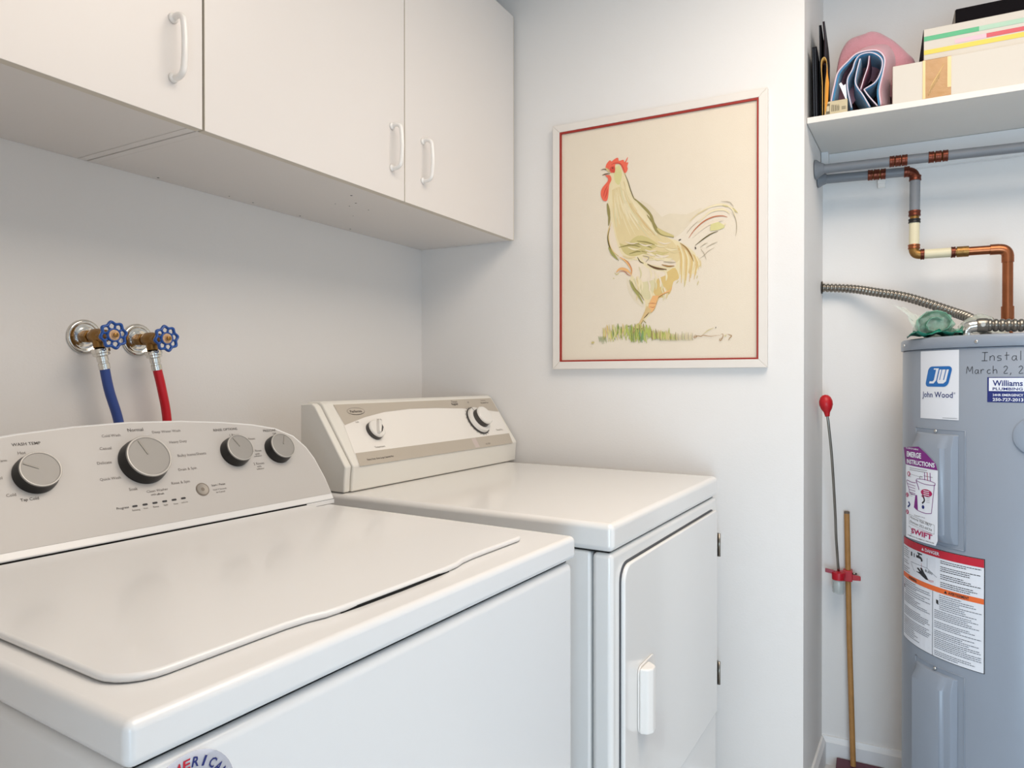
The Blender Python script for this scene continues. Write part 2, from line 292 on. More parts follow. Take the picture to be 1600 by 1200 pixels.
# ---- surface data: painting strokes in mm from the picture centre, console lettering in mm on the console faces, blanket folds (y, z)
PIC = [('p','shade',0.0,[(12.8,52.2),(47.7,66.6),(96.4,59.4),(138.7,72.4),(92.8,20.5),(62.3,-1.6),(31.2,12.2),(9.1,29)]),
('p','shade',0.0,[(-78,-105.4),(-60.7,-134.4),(-28.3,-176.8),(-28.3,-195.2),(-54.9,-175.4),(-74.2,-141)]),
('p','shade',0.0,[(-36,114.5),(-7.8,96.5),(29.4,55.9),(56.8,35),(1.6,42.5),(-26.5,84)]),
('p','cream',0.0,[(-131.3,202.5),(-123.4,222.4),(-101.5,228.3),(-84.4,216.9),(-79.7,190.3),(-68.9,155.4),(-55.1,125.6),(-28.4,91.5),(-2.1,59.3),(12.8,28.6),(34.9,4.6),(71.3,-13.2),(96.4,-29.8),(121.3,-53.3),(126.9,-85.7),(117.8,-109.9),(100.1,-101.5),(93,-140.3),(82.2,-107.4),(71.4,-122.4),(59.1,-127.4),(49.7,-159.3),(24,-168.7),(10.7,-186.2),(7,-200.6),(-5.7,-214.6),(-23,-232.3),(-33.6,-237.7),(-26,-213.7),(-22.2,-184.5),(-28.3,-169.5),(-51.1,-142.4),(-68.8,-115.3),(-62.6,-93.5),(-79.6,-62.5),(-105.3,-45.5),(-126.5,-25),(-136,5.9),(-132.9,35.7),(-126.6,72.7),(-134.5,111.2),(-135.3,156.4)]),
('p','buff',0.0,[(-123.4,154.9),(-93.7,158.6),(-70.4,103.7),(-24.6,54.4),(5.3,22),(56.8,-11.9),(78.6,-56.9),(56.9,-76.8),(12.8,-51.5),(-32.2,-40.5),(-78.1,-36.6),(-101.4,-4.7),(-117.1,64.2)]),
('p','cream2',0.0,[(-93.6,151.2),(-70.4,133.4),(-17.1,53.6),(12.8,14),(-2.1,8.2),(-47.4,56.8),(-85.9,105.5)]),
('p','olive',0.0,[(-99.8,-3.4),(-78.1,-10.6),(-58.8,6.2),(-32.2,12.5),(12.8,-15.1),(1.7,-28.7),(-39.7,-43.5),(-70.3,-43.2),(-89.7,-28.2)]),
('p','ochre',0.0,[(12.9,-117.1),(42.3,-97.3),(64.1,-88.1),(75,-117.7),(59.1,-127.4),(49.7,-159.3),(20.3,-169.9),(1.7,-152.9),(5.4,-123.9)]),
('p','palegreen',0.0,[(-58.8,-112.3),(-32.1,-99.3),(5.4,-123.9),(-2,-160),(-17,-173.8),(-39.7,-150.4)]),
('p','white',0.0,[(-123.4,64.8),(-109.2,3.4),(-93.6,-35.3),(-62.6,-56.4),(-47.3,-46.6),(-17,-82.1),(42.3,-101),(5.4,-116.6),(-39.7,-120.9),(-62.6,-97.2),(-74.2,-62.9),(-109.2,-41.5),(-128.1,-9.8),(-131.3,35.6)]),
('p','white',0.0,[(-32.1,-51.5),(12.8,-51.5),(60.5,-66.2),(62.7,-84.4),(20.2,-79.8),(-20.8,-67.1)]),
('p','greenhi',0.0,[(-115.6,217.6),(-99.9,222.8),(-92.1,195.7),(-101.5,167.1),(-115.6,183.9)]),
('p','tan',0.0,[(78.5,-21.1),(100,-37.3),(114.2,-74.1),(110.7,-109.4),(100.1,-101.5),(92.9,-72.4),(85.7,-43.2)]),
('s','buff',5.0,[(-93.7,158.6),(-89.4,108.2),(-82,60.4)]),
('s','buff',5.0,[(-109.3,153.1),(-108.9,91.7),(-105.3,33)]),
('s','buff',5.0,[(-70.4,118.6),(-48.9,70.2),(-24.6,25)]),
('s','buff',5.0,[(-55,87.2),(-29.9,46.1),(-2.1,8.2)]),
('s','buff',5.0,[(-117.1,124.1),(-117.9,92.7),(-115.5,64)]),
('s','buff',5.0,[(-17.1,24.3),(15,1.4),(49.6,-18.4)]),
('s','buff',5.0,[(-85.8,46),(-79.6,21.5),(-70.4,-0.1)]),
('s','buff',5.0,[(-62.7,58.4),(-52.7,33.7),(-39.8,11.8)]),
('s','tan',4.0,[(69.2,-23.8),(79.3,-57),(77.9,-107.1)]),
('s','ochre',4.0,[(72.9,-26.3),(83,-58.7),(81.2,-132.4)]),
('s','cream2',4.0,[(76.7,-28.8),(86.7,-60.5),(84.5,-121.9)]),
('s','buff',4.0,[(80.4,-31.3),(90.5,-62.2),(87.8,-111.4)]),
('s','tan',4.0,[(84.1,-33.7),(94.2,-63.9),(91.1,-136.6)]),
('s','ochre',4.0,[(87.9,-36.2),(97.9,-65.6),(94.4,-126.1)]),
('s','cream2',4.0,[(91.6,-38.7),(101.6,-67.4),(97.7,-115.6)]),
('s','buff',4.0,[(95.3,-41.2),(105.3,-69.1),(100.9,-105.1)]),
('s','tan',4.0,[(99,-43.6),(109,-70.8),(104.2,-130.3)]),
('s','ochre',4.0,[(102.7,-46.1),(112.7,-72.5),(107.5,-119.9)]),
('s','cream2',4.0,[(106.4,-48.5),(116.4,-74.2),(110.7,-109.4)]),
('s','buff',4.0,[(110.1,-51),(120,-76),(114,-99)]),
('s','tan',4.0,[(113.8,-53.4),(123.7,-77.7),(117.2,-124.1)]),
('s','ochre',4.0,[(117.5,-55.9),(127.4,-79.4),(120.5,-113.6)]),
('s','cream2',4.0,[(121.1,-58.3),(131,-81.1),(123.7,-103.2)]),
('s','buff',4.0,[(124.8,-60.7),(134.7,-82.8),(126.9,-92.8)]),
('s','oliveD',4.0,[(-101.4,-16),(-62.7,-12),(-32.2,-22.1)]),
('s','oliveD',4.0,[(-70.3,-37.3),(-39.7,-32.4),(-9.6,-42.4)]),
('s','oliveD',4.0,[(-47.4,-2.3),(-17.1,-8.7),(5.4,-18.1)]),
('s','oliveD',4.0,[(-55,-9),(-24.6,-15.4),(-2.1,-26.9)]),
('s','palegreen',4.6,[(-114.8,101.3),(-112,72.4),(-108.8,43.4)]),
('s','cream2',2.7,[(-115.7,139),(-112.8,104.1),(-108.8,69.2)]),
('s','cream',4.0,[(-111.1,116.4),(-106.2,84.5),(-100.1,52.5)]),
('s','palegreen',2.5,[(-109.8,115.7),(-104.3,82.4),(-97.5,49.1)]),
('s','cream',4.4,[(-113.2,157.9),(-110.6,135.1),(-106.7,112.1)]),
('s','buff',3.7,[(-111.9,159.8),(-108.9,133.7),(-104.5,107.4)]),
('s','cream',4.3,[(-109.9,146.5),(-102.9,106.6),(-92.6,66.4)]),
('s','cream',3.5,[(-108.4,152.9),(-104.8,131.2),(-99.9,109.4)]),
('s','cream',3.0,[(-94.6,89.1),(-81.8,52.5),(-66.4,15.9)]),
('s','buff',2.7,[(-104.4,134.9),(-96,103.5),(-84.3,71.8)]),
('s','buff',2.5,[(-104.5,145.1),(-99.9,121.1),(-93.5,97)]),
('s','cream',2.6,[(-104.8,161),(-97.7,121.1),(-86.2,80.9)]),
('s','cream2',5.0,[(-96,120.7),(-85.8,91.9),(-72.9,62.9)]),
('s','cream2',2.5,[(-98.3,133.3),(-89.5,104),(-77.7,74.4)]),
('s','cream',3.0,[(-91.6,108.7),(-74.5,62.5),(-52,16.1)]),
('s','cream2',3.0,[(-88.4,111.8),(-78.8,85.2),(-67.4,58.5)]),
('s','cream',2.7,[(-95.2,144.5),(-86.1,112.9),(-73.9,81.1)]),
('s','palegreen',3.6,[(-98.5,175.5),(-93.1,142.9),(-82.6,109.8)]),
('s','cream2',4.1,[(-85.1,110.7),(-65.9,69.8),(-40.9,28.7)]),
('s','cream2',4.3,[(-82.1,119.3),(-63.3,79.7),(-39.2,39.8)]),
('s','palegreen',2.7,[(-65.3,80.3),(-38.8,39.9),(-6.9,-0.5)]),
('s','tan',4.3,[(-82.2,132.5),(-69,102.8),(-52.5,73)]),
('s','cream2',4.8,[(-77.3,114.3),(-62,80.8),(-43.3,47.1)]),
('s','palegreen',4.0,[(-80.2,118.7),(-61.1,83.1),(-36.1,47.2)]),
('s','buff',3.5,[(-87.3,153.2),(-79.4,126.6),(-68.3,99.6)]),
('s','cream2',2.7,[(-83.9,149),(-68.7,113),(-47.1,76.6)]),
('s','palegreen',4.0,[(-81,144.1),(-61.6,99.8),(-34.3,55)]),
('s','tan',3.3,[(-86.7,175.3),(-73.1,129.9),(-46.8,83.3)]),
('s','buff',3.3,[(-84.9,171.4),(-77.8,143.4),(-66,114.8)]),
('s','tan',4.3,[(-67.4,109.6),(-41.4,70.4),(-7.6,30.9)]),
('s','buff',4.8,[(-74.9,138.9),(-62.2,108.3),(-45.6,77.5)]),
('s','palegreen',2.5,[(-49.6,83.8),(-14.5,37.7),(28.7,-8.4)]),
('s','cream',4.1,[(-80.8,163.3),(-74.5,137.3),(-62.2,110.6)]),
('s','tan',4.2,[(-49.6,81.8),(-23.9,45.1),(7,8.4)]),
('s','white',3.3,[(-26.9,-28),(-8.1,-35.4),(10.6,-34.1)]),
('s','white',3.3,[(14.7,-9.5),(33.1,-17),(51.4,-15.8)]),
('s','cream2',4.5,[(-90.3,-48.3),(-70.9,-55.8),(-51.7,-54.3)]),
('s','olive',5.7,[(-4.5,-53.3),(14.1,-60.7),(32.6,-59.3)]),
('s','white',3.6,[(-39.8,-10.3),(-20.9,-17.9),(-2.2,-16.7)]),
('s','cream',4.5,[(-68.6,-47.3),(-49.5,-54.8),(-30.5,-53.4)]),
('s','olive',3.6,[(-58.1,-22.2),(-39.1,-29.8),(-20.2,-28.5)]),
('s','buff',5.6,[(-30.7,-45.3),(-11.9,-52.7),(6.8,-51.3)]),
('s','olive',3.6,[(-37.4,-33.2),(-18.5,-40.7),(0.2,-39.4)]),
('s','cream2',5.1,[(-73.8,-18.1),(-54.6,-25.7),(-35.5,-24.4)]),
('s','buff',3.3,[(42.6,-24.6),(60.8,-32),(78.9,-30.7)]),
('s','cream',4.1,[(-24.9,-51.9),(-6.1,-59.3),(12.5,-57.9)]),
('s','white',4.4,[(-18,-39.5),(0.8,-46.9),(19.3,-45.5)]),
('s','white',3.1,[(-82.6,-0.7),(-63.3,-8.4),(-44.2,-7.1)]),
('s','olive',4.9,[(8.8,-36.6),(27.3,-44),(45.7,-42.6)]),
('s','cream',4.4,[(-11.7,-38.4),(7,-45.8),(25.5,-44.5)]),
('s','buff',5.3,[(-89.9,-41.6),(-70.6,-49.2),(-51.4,-47.8)]),
('s','cream2',4.3,[(21.3,-58.7),(39.7,-65.9),(57.9,-64.5)]),
('s','olive',5.9,[(-2.3,-39.9),(16.3,-47.3),(34.7,-46)]),
('s','cream',3.8,[(5.4,-17.3),(23.9,-24.8),(42.3,-23.5)]),
('s','white',5.1,[(9.6,-46),(28.1,-53.4),(46.5,-52)]),
('s','olive',4.6,[(-67.3,-14.6),(-48.1,-22.2),(-29.1,-20.9)]),
('s','buff',4.2,[(42.2,-35.9),(60.4,-43.2),(78.5,-41.9)]),
('s','cream2',4.2,[(20.6,-54.7),(39,-61.9),(57.2,-60.5)]),
('s','cream',4.4,[(34.6,-29.5),(52.9,-36.9),(71,-35.6)]),
('s','cream',4.7,[(-2.9,-52.9),(15.7,-60.3),(34.1,-58.8)]),
('s','palegreen',4.4,[(4.2,-113),(10.1,-131.6),(8.7,-146.1)]),
('s','cream2',3.6,[(4,-93.4),(10,-112.1),(8.5,-126.6)]),
('s','palegreen',4.6,[(26.2,-145.7),(32.1,-164.2),(30.6,-178.7)]),
('s','cream2',4.0,[(16.5,-101.9),(22.4,-120.5),(20.9,-135)]),
('s','buff',5.3,[(-47.4,-105.4),(-41.3,-124.3),(-42.8,-138.9)]),
('s','cream2',4.3,[(-10.7,-80.7),(-4.7,-99.5),(-6.1,-114)]),
('s','white',4.4,[(-51.7,-111.3),(-45.6,-130.1),(-47.1,-144.8)]),
('s','buff',5.8,[(35,-141.1),(40.9,-159.5),(39.4,-173.9)]),
('s','cream2',5.3,[(-10.2,-141.5),(-4.2,-160.1),(-5.6,-174.7)]),
('s','white',4.6,[(-15,-115.4),(-8.9,-134.1),(-10.4,-148.7)]),
('s','palegreen',5.0,[(21.2,-117.9),(27.1,-136.5),(25.6,-150.9)]),
('s','white',3.9,[(31,-138.8),(36.9,-157.3),(35.5,-171.7)]),
('s','palegreen',4.7,[(-42,-112.7),(-35.9,-131.5),(-37.4,-146.2)]),
('s','cream2',4.8,[(-36.6,-112.5),(-30.5,-131.3),(-32,-145.9)]),
('s','buff',4.6,[(-52.4,-140.3),(-46.3,-159.1),(-47.8,-173.8)]),
('s','cream2',5.1,[(34.1,-90.2),(39.9,-108.7),(38.5,-123.1)]),
('s','buff',5.8,[(-48.9,-111.8),(-42.8,-130.7),(-44.3,-145.3)]),
('s','white',4.4,[(17.3,-107.5),(23.3,-126),(21.8,-140.5)]),
('s','buff',4.6,[(-43.3,-105.2),(-37.2,-124.1),(-38.7,-138.7)]),
('s','cream2',5.8,[(-45,-104.2),(-38.9,-123),(-40.4,-137.7)]),
('s','cream2',3.1,[(-43.1,-128.2),(-37,-147),(-38.5,-161.7)]),
('s','palegreen',4.0,[(-40.7,-77.4),(-34.6,-96.3),(-36.2,-110.9)]),
('s','dark',2.2,[(-84,198.3),(-74.3,174.7),(-66.6,149.6),(-57,124.4),(-49.3,114.2)]),
('s','oliveD',6.0,[(-53.1,120.2),(-36,103.4),(-17.1,82.9),(-4,65),(4.4,44)]),
('s','oliveD',3.0,[(-17.1,70.1),(-7.7,56.2),(1.6,40.7)]),
('s','oliveD',9.0,[(-7.7,67.2),(3.5,40.5),(12.8,23.1),(29.4,10.6),(60.5,-1.4)]),
('s','olive',9.0,[(12.8,28.6),(29.4,14.2),(60.5,1.3)]),
('s','oliveD',8.0,[(-136.9,117.1),(-132.9,92.2),(-130.9,69.4)]),
('s','oliveD',6.0,[(-132.9,92.2),(-130.9,73.1),(-132.9,50.8)]),
('s','ochre',4.0,[(-125,59.4),(-132.9,37.6),(-134.9,17.1),(-130.9,-5.8),(-119,-27.5),(-101.4,-42.1)]),
('s','dark',3.2,[(-128.9,42.9),(-135.3,20.9),(-133.9,2),(-126.9,-19.3),(-115.1,-37.2),(-101.4,-55.2)]),
('s','green',7.0,[(-132.9,-13.2),(-121,-33),(-105.3,-51.2)]),
('s','orange',5.0,[(-99.4,-44.2),(-81.9,-56.7),(-70.3,-70.7),(-62.6,-86.1),(-64.5,-100.8)]),
('s','orange',7.0,[(-109.2,-88.3),(-99.4,-79.7),(-85.8,-80.7),(-74.2,-87.1),(-64.5,-97.1)]),
('s','rust',2.0,[(-101.4,-87),(-85.8,-87.2),(-74.2,-97.3),(-64.5,-102.6)]),
('s','rust',2.0,[(-85.8,-50.9),(-72.3,-63.1),(-63.6,-80.4),(-63.6,-97.1)]),
('s','olive',2.5,[(-115.1,-89.7),(-107.2,-95),(-99.4,-89)]),
('s','olive',2.5,[(-119,-104.5),(-115.1,-106.6)]),
('s','dark',2.6,[(-45.4,-48.6),(-37.8,-62.1),(-26.5,-68.5)]),
('s','darkbrown',5.0,[(-16.1,-71.1),(1.7,-81.6),(20.2,-87.6),(40.5,-90.9)]),
('s','brown',4.0,[(25.8,-76.2),(44.1,-82.1),(62.3,-82.6)]),
('s','grey',3.0,[(31.3,-68.4),(49.6,-71.7),(65.9,-73)]),
('s','grey',3.0,[(-28.4,-46.3),(-11.4,-53.2),(-20.8,-65.3)]),
('s','black',3.0,[(74,-11.7),(81.2,-9.1)]),
('s','brown',3.0,[(78.5,-19.3),(96.4,-35.2),(108.9,-55.9),(116,-74.2)]),
('s','rust',3.0,[(102.6,-8.1),(117.7,12.7),(142.2,33.2),(168.2,43.6),(192.2,44.5),(207.5,39.4)]),
('s','dark',3.0,[(120.4,-30.2),(142.3,-14.5),(163.1,-2.4),(182.8,3.6)]),
('s','black',3.0,[(120.4,-33.7),(122.1,-41)]),
('s','grey',1.8,[(133.6,-36.7),(145.8,-28.9),(154.5,-26.2)]),
('s','grey',1.8,[(151,-38.2),(166.6,-30.8),(181.2,-26)]),
('s','grey',1.5,[(96.4,5.9),(110.6,22.3),(128.2,36.4)]),
('s','buff',2.0,[(105.3,38.8),(124.7,54.5),(156.1,67.8)]),
('s','cream2',5.0,[(128.2,59.5),(163,73.2),(197.2,74.4),(219.2,61.5),(229.3,37.9)]),
('s','cream2',5.0,[(128.2,32.9),(163,59.1),(197.3,60.5),(214.2,48.2)]),
('s','olive',2.5,[(193.8,73.1),(210.8,67.6)]),
('s','olive',3.0,[(220.9,63),(234.3,47.7)]),
('s','grey',1.6,[(190.4,83.9),(212.5,79.6),(224.2,66.1)]),
('s','grey',1.8,[(219.2,51.1),(229.3,31),(231.9,6.5),(229.4,-14)]),
('s','cream2',6.0,[(163.1,8.2),(178.5,15.4),(204.1,21.5)]),
('p','greenhi',0.0,[(161.3,6.6),(163.1,24),(176.8,31.3),(187.1,26.7),(200.7,13.1),(180.3,6.5)]),
('s','white',6.0,[(114.2,-6.5),(135.3,12.7),(163.1,27.5),(197.3,32.6)]),
('s','grey',1.4,[(135.3,-40.4),(144.1,-53.5),(151,-71.7)]),
('s','grey',1.4,[(131.8,-68.4),(145.8,-58.9),(156.2,-49.2),(173.5,-40.2)]),
('s','buff',2.0,[(128.3,-75.2),(129.8,-98.3)]),
('s','buff',2.0,[(135.3,-70.4),(136.8,-93.5)]),
('s','olive',2.0,[(126.6,-114.1),(124.9,-122.8)]),
('s','olive',2.0,[(130.1,-128.5),(126.6,-140.7)]),
('s','olive',2.0,[(92.9,-120.7),(90.3,-143.7)]),
('s','olive',2.0,[(75,-124.8),(67.8,-131.5)]),
('s','green',6.0,[(-68.4,-113.5),(-58.8,-136.3),(-43.5,-157.6),(-28.3,-184.2)]),
('s','oliveD',3.0,[(-62.6,-117.6),(-53,-138.5),(-35.9,-158),(-25.5,-175.2)]),
('s','orange',4.0,[(55.1,-141.6),(47.8,-151.9),(29.5,-159.9),(16.6,-168.3),(11.1,-182.6)]),
('s','brown',2.4,[(46,-155.5),(25.8,-163.4),(14.8,-171.8),(10.1,-186.2),(3.6,-202.3),(-3.8,-211.1)]),
('p','orange',0.0,[(-0.1,-163.7),(16.6,-164.6),(11.1,-182.6),(7.3,-195.1),(-3.8,-211.1),(-13.2,-201.5),(-9.5,-183.3)]),
('s','rust',1.6,[(-13.2,-185),(-0.1,-184.7),(11.1,-186.2)]),
('s','rust',1.6,[(-9.5,-194.3),(1.8,-196.7),(5.5,-193.2)]),
('p','tan',0.0,[(-17,-192.1),(-3.8,-205.6),(-17,-217.8),(-26.4,-228.4),(-35.8,-246.5),(-41.5,-242.6),(-32.1,-224.5),(-24.5,-208.3)]),
('s','darkbrown',2.2,[(-11.3,-210.7),(-18.8,-219.6),(-26.4,-226.6)]),
('s','oliveD',2.0,[(-28.3,-232),(-33.9,-242.9),(-37.7,-248.3)]),
('s','oliveD',2.0,[(-28.3,-232),(-18.8,-241.6)]),
('p','olive',0.0,[(-58.7,-253.1),(-47.2,-242.4),(-35.8,-241),(-28.2,-256),(-32,-266.9),(-58.7,-266)]),
('s','dark',3.0,[(-56.8,-255.9),(-43.4,-257.3),(-28.2,-256)]),
('s','oliveD',2.5,[(-79.9,-259.8),(-76,-248.7),(-66.4,-248.2)]),
('p','red',0.0,[(-142.8,223.3),(-138.9,234),(-129,242.9),(-124,238.5),(-115.2,243.7),(-104.4,246.8),(-101.5,237.1),(-93.7,237.8),(-86.9,237.7),(-84,230.8),(-75.3,243.5),(-74.3,240.5),(-79.1,229.2),(-72.8,228.3),(-76.2,217.6),(-74.3,209.9),(-78.2,201.2),(-84,199.2),(-89.8,210.2),(-95.6,224.1),(-103.4,228.9),(-111.3,229.1),(-113.2,222.9),(-113.2,207.9),(-121.1,205.2),(-127,207),(-130.9,216)]),
('p','red',0.0,[(-144.8,201),(-129,198.8),(-124,185),(-130.9,170.9),(-132.9,148.6),(-135.9,130.1),(-140.8,124.1),(-150.8,128.2),(-157.2,144),(-155.8,159),(-146.8,171.1),(-136.9,181.1),(-134.9,190.2)]),
('p','redD',0.0,[(-129,213.8),(-121.1,206.2),(-114.2,205.2),(-114.2,221.1),(-121.1,224),(-127,221.1)]),
('s','redD',3.0,[(-125,228.3),(-113.2,232.2),(-97.6,228.1),(-87.8,213.7),(-84,200.1)]),
('s','redD',3.0,[(-148.8,139.2),(-144.8,153.8),(-136.9,167.9)]),
('s','redD',3.0,[(-144.8,131.2),(-138.9,145.6),(-136.9,160.4)]),
('s','black',2.5,[(-122.1,220.4),(-118.7,217.1)]),
('s','darkbrown',2.2,[(-157.2,218.1),(-146.8,219.1),(-136.9,214.9),(-129,210.1)]),
('s','darkbrown',2.6,[(-152.8,201.7),(-142.8,204.1),(-128,204.3)]),
('s','tan',5.0,[(-142.8,222.4),(-134.9,214.7),(-130.9,207.5)]),
('s','olive',3.8,[(-150.3,-249.2),(-148.2,-265.8),(-149.7,-282.4)]),
('s','greenhi',2.5,[(-147,-250.8),(-144.9,-267.4),(-149.4,-283.8)]),
('s','ochre',3.0,[(-143.6,-247.8),(-141.5,-264.3),(-141.1,-280.9)]),
('s','ochre',2.8,[(-142.9,-251.6),(-140.8,-268.2),(-147.9,-284.5)]),
('s','ochre',2.1,[(-139,-240.7),(-136.9,-257.3),(-134.7,-273.9)]),
('s','ochre',3.4,[(-136.4,-243.4),(-134.3,-259.9),(-130.9,-276.5)]),
('s','greenhi',3.5,[(-134.1,-258.5),(-132,-275.1),(-132.3,-291.5)]),
('s','olive',2.2,[(-131.1,-240.4),(-129,-257),(-134.6,-273.3)]),
('s','greenhi',3.6,[(-130.1,-259.7),(-128,-276.2),(-124.9,-292.8)]),
('s','ochre',2.7,[(-127.2,-256.7),(-125.1,-273.2),(-125.3,-289.7)]),
('s','grass',3.7,[(-124.3,-258.4),(-122.3,-275),(-117.5,-291.5)]),
('s','olive',3.9,[(-121.7,-241.5),(-119.6,-258),(-115.9,-274.5)]),
('s','grassD',3.3,[(-119.4,-254.2),(-117.3,-270.7),(-112.6,-287.3)]),
('s','greenhi',3.7,[(-117.5,-240.7),(-115.4,-257.2),(-110.7,-273.8)]),
('s','greenhi',3.8,[(-115.4,-256.3),(-113.3,-272.8),(-120.3,-289.1)]),
('s','grass',2.1,[(-112.2,-247.6),(-110.1,-264.1),(-109.9,-280.5)]),
('s','olive',3.1,[(-110.5,-254.6),(-108.4,-271.1),(-104.5,-287.6)]),
('s','grass',2.6,[(-107.5,-243.7),(-105.4,-260.1),(-111.7,-276.3)]),
('s','grassD',3.9,[(-104.4,-239.1),(-102.3,-255.5),(-106,-271.8)]),
('s','olive',2.6,[(-102.6,-254.2),(-100.5,-270.7),(-96.2,-287.2)]),
('s','greenhi',3.7,[(-98.8,-247.2),(-96.7,-263.7),(-99.3,-279.9)]),
('s','grass',3.2,[(-96.4,-254.3),(-94.3,-270.7),(-90.2,-287.1)]),
('s','grassD',3.9,[(-94.6,-248.6),(-92.6,-265),(-94.5,-281.3)]),
('s','olive',2.0,[(-92.7,-245.7),(-90.6,-262.1),(-92.8,-278.4)]),
('s','ochre',3.2,[(-89.5,-239.4),(-87.5,-255.8),(-93.1,-271.9)]),
('s','olive',3.4,[(-87,-246.6),(-84.9,-263),(-87.9,-279.2)]),
('s','grass',3.2,[(-84.4,-256),(-82.3,-272.3),(-78.1,-288.8)]),
('s','greenhi',2.6,[(-83.3,-247.6),(-81.3,-264),(-81.2,-280.3)]),
('s','grass',3.7,[(-80.5,-243.5),(-78.5,-259.9),(-82.5,-276)]),
('s','grass',3.9,[(-76.8,-241.8),(-74.8,-258.1),(-73.8,-274.4)]),
('s','grass',2.5,[(-75.7,-250.8),(-73.7,-267.2),(-78.5,-283.3)]),
('s','grass',3.2,[(-72.6,-255.5),(-70.6,-271.8),(-66.5,-288.2)]),
('s','grassD',2.2,[(-69.7,-244.8),(-67.7,-261.1),(-66,-277.4)]),
('s','grass',2.5,[(-68.2,-252.7),(-66.2,-269),(-71.8,-285.1)]),
('s','grassD',3.7,[(-65.1,-244.2),(-63.1,-260.5),(-66.1,-276.6)]),
('s','grass',3.2,[(-62.1,-241.9),(-60.1,-258.2),(-62.1,-274.4)]),
('s','oliveD',2.7,[(-60.3,-259.3),(-58.2,-275.6),(-60.4,-291.8)]),
('s','oliveD',2.3,[(-58,-249.4),(-56,-265.7),(-63,-281.7)]),
('s','oliveD',3.1,[(-54.5,-260.2),(-52.5,-276.5),(-48,-292.8)]),
('s','oliveD',3.7,[(-52.6,-241.1),(-50.6,-257.3),(-49.8,-273.5)]),
('s','grass',3.8,[(-50.5,-246.9),(-48.5,-263.2),(-45.5,-279.5)]),
('s','grass',3.6,[(-47.4,-262.5),(-45.4,-278.7),(-51.9,-294.7)]),
('s','grassD',3.8,[(-44.9,-256.3),(-42.9,-272.5),(-39.4,-288.8)]),
('s','grass',2.3,[(-43.2,-241),(-41.2,-257.2),(-44.7,-273.2)]),
('s','oliveD',2.1,[(-40.6,-252.6),(-38.6,-268.9),(-34.9,-285.1)]),
('s','oliveD',3.6,[(-39.3,-243.7),(-37.3,-259.9),(-43.5,-275.8)]),
('s','grass',2.3,[(-36.6,-243.7),(-34.6,-259.9),(-32.4,-276.1)]),
('s','grass',3.0,[(-32.8,-259.3),(-30.8,-275.4),(-31.2,-291.5)]),
('s','grassD',2.5,[(-31.5,-258.2),(-29.5,-274.4),(-30.3,-290.5)]),
('s','grass',3.7,[(-29,-251.9),(-27,-268),(-25,-284.2)]),
('s','oliveD',3.9,[(-27.4,-242.4),(-25.4,-258.6),(-22.4,-274.7)]),
('s','grass',2.3,[(-24.9,-252.7),(-22.9,-268.8),(-29,-284.7)]),
('s','grass',2.7,[(-21.9,-250.3),(-19.9,-266.4),(-24.6,-282.3)]),
('s','grass',3.4,[(-19.6,-244.4),(-17.7,-260.5),(-20.2,-276.5)]),
('s','grass',2.9,[(-17.7,-245.7),(-15.8,-261.8),(-15.2,-277.9)]),
('s','grass',3.2,[(-14.4,-256.1),(-12.5,-272.2),(-14.4,-288.2)]),
('s','grass',2.8,[(-12.4,-253),(-10.4,-269.1),(-9.3,-285.2)]),
('s','grass',3.4,[(-9.8,-247.4),(-7.9,-263.5),(-13.9,-279.4)]),
('s','grass',3.9,[(-7.5,-251.6),(-5.6,-267.7),(-8.1,-283.6)]),
('s','grass',2.2,[(-4.2,-259.9),(-2.3,-276),(-1.2,-292)]),
('s','grass',2.6,[(-64.3,-267.2),(-65,-283.5),(-62.6,-294.9)]),
('s','grassD',2.6,[(-61.8,-267.3),(-62.5,-283.6),(-60.1,-295)]),
('s','grass',2.6,[(-58,-267.2),(-58.7,-283.4),(-56.3,-294.9)]),
('s','grassD',2.6,[(-56.7,-268),(-57.3,-284.2),(-55,-295.6)]),
('s','grass',2.6,[(-52.2,-265.5),(-52.8,-281.6),(-50.5,-293)]),
('s','grassD',2.6,[(-49.9,-258.5),(-50.5,-274.7),(-48.2,-286.1)]),
('s','grass',2.6,[(-47,-259.8),(-47.7,-276),(-45.3,-287.4)]),
('s','grass',2.6,[(-41.2,-270.8),(-41.9,-287),(-39.5,-298.3)]),
('s','teal',2.6,[(-38,-259.1),(-38.7,-275.2),(-36.3,-286.6)]),
('s','grassD',2.6,[(-36.8,-268.3),(-37.4,-284.5),(-35.1,-295.8)]),
('s','teal',2.6,[(-32.1,-270),(-32.8,-286.1),(-30.4,-297.5)]),
('s','teal',2.6,[(-28,-262.1),(-28.6,-278.2),(-26.3,-289.5)]),
('s','grass',2.6,[(-25.2,-264.9),(-25.9,-281),(-23.5,-292.3)]),
('s','grass',2.6,[(-23.1,-266.8),(-23.7,-282.9),(-21.4,-294.2)]),
('s','grass',2.6,[(-18.9,-271.7),(-19.5,-287.7),(-17.2,-299.1)]),
('s','oliveD',3.0,[(-4.3,-258.6),(-3.3,-279),(-2,-287.1)]),
('s','oliveD',3.0,[(-1.7,-263.6),(-0.7,-282.1),(0.7,-290.1)]),
('s','olive',3.0,[(1,-259.4),(2,-280.8),(3.3,-288.8)]),
('s','grass',3.0,[(3.6,-262.6),(4.6,-280.4),(5.9,-288.5)]),
('s','grass',3.0,[(6.2,-270.2),(7.2,-281.9),(8.5,-289.9)]),
('s','oliveD',3.0,[(8.8,-258.1),(9.8,-279.4),(11.1,-287.4)]),
('s','oliveD',3.0,[(11.4,-262.5),(12.4,-279.6),(13.7,-287.6)]),
('s','grass',3.0,[(14,-268.8),(15,-281.8),(16.3,-289.8)]),
('s','olive',3.0,[(16.6,-261.5),(17.6,-277.7),(18.9,-285.7)]),
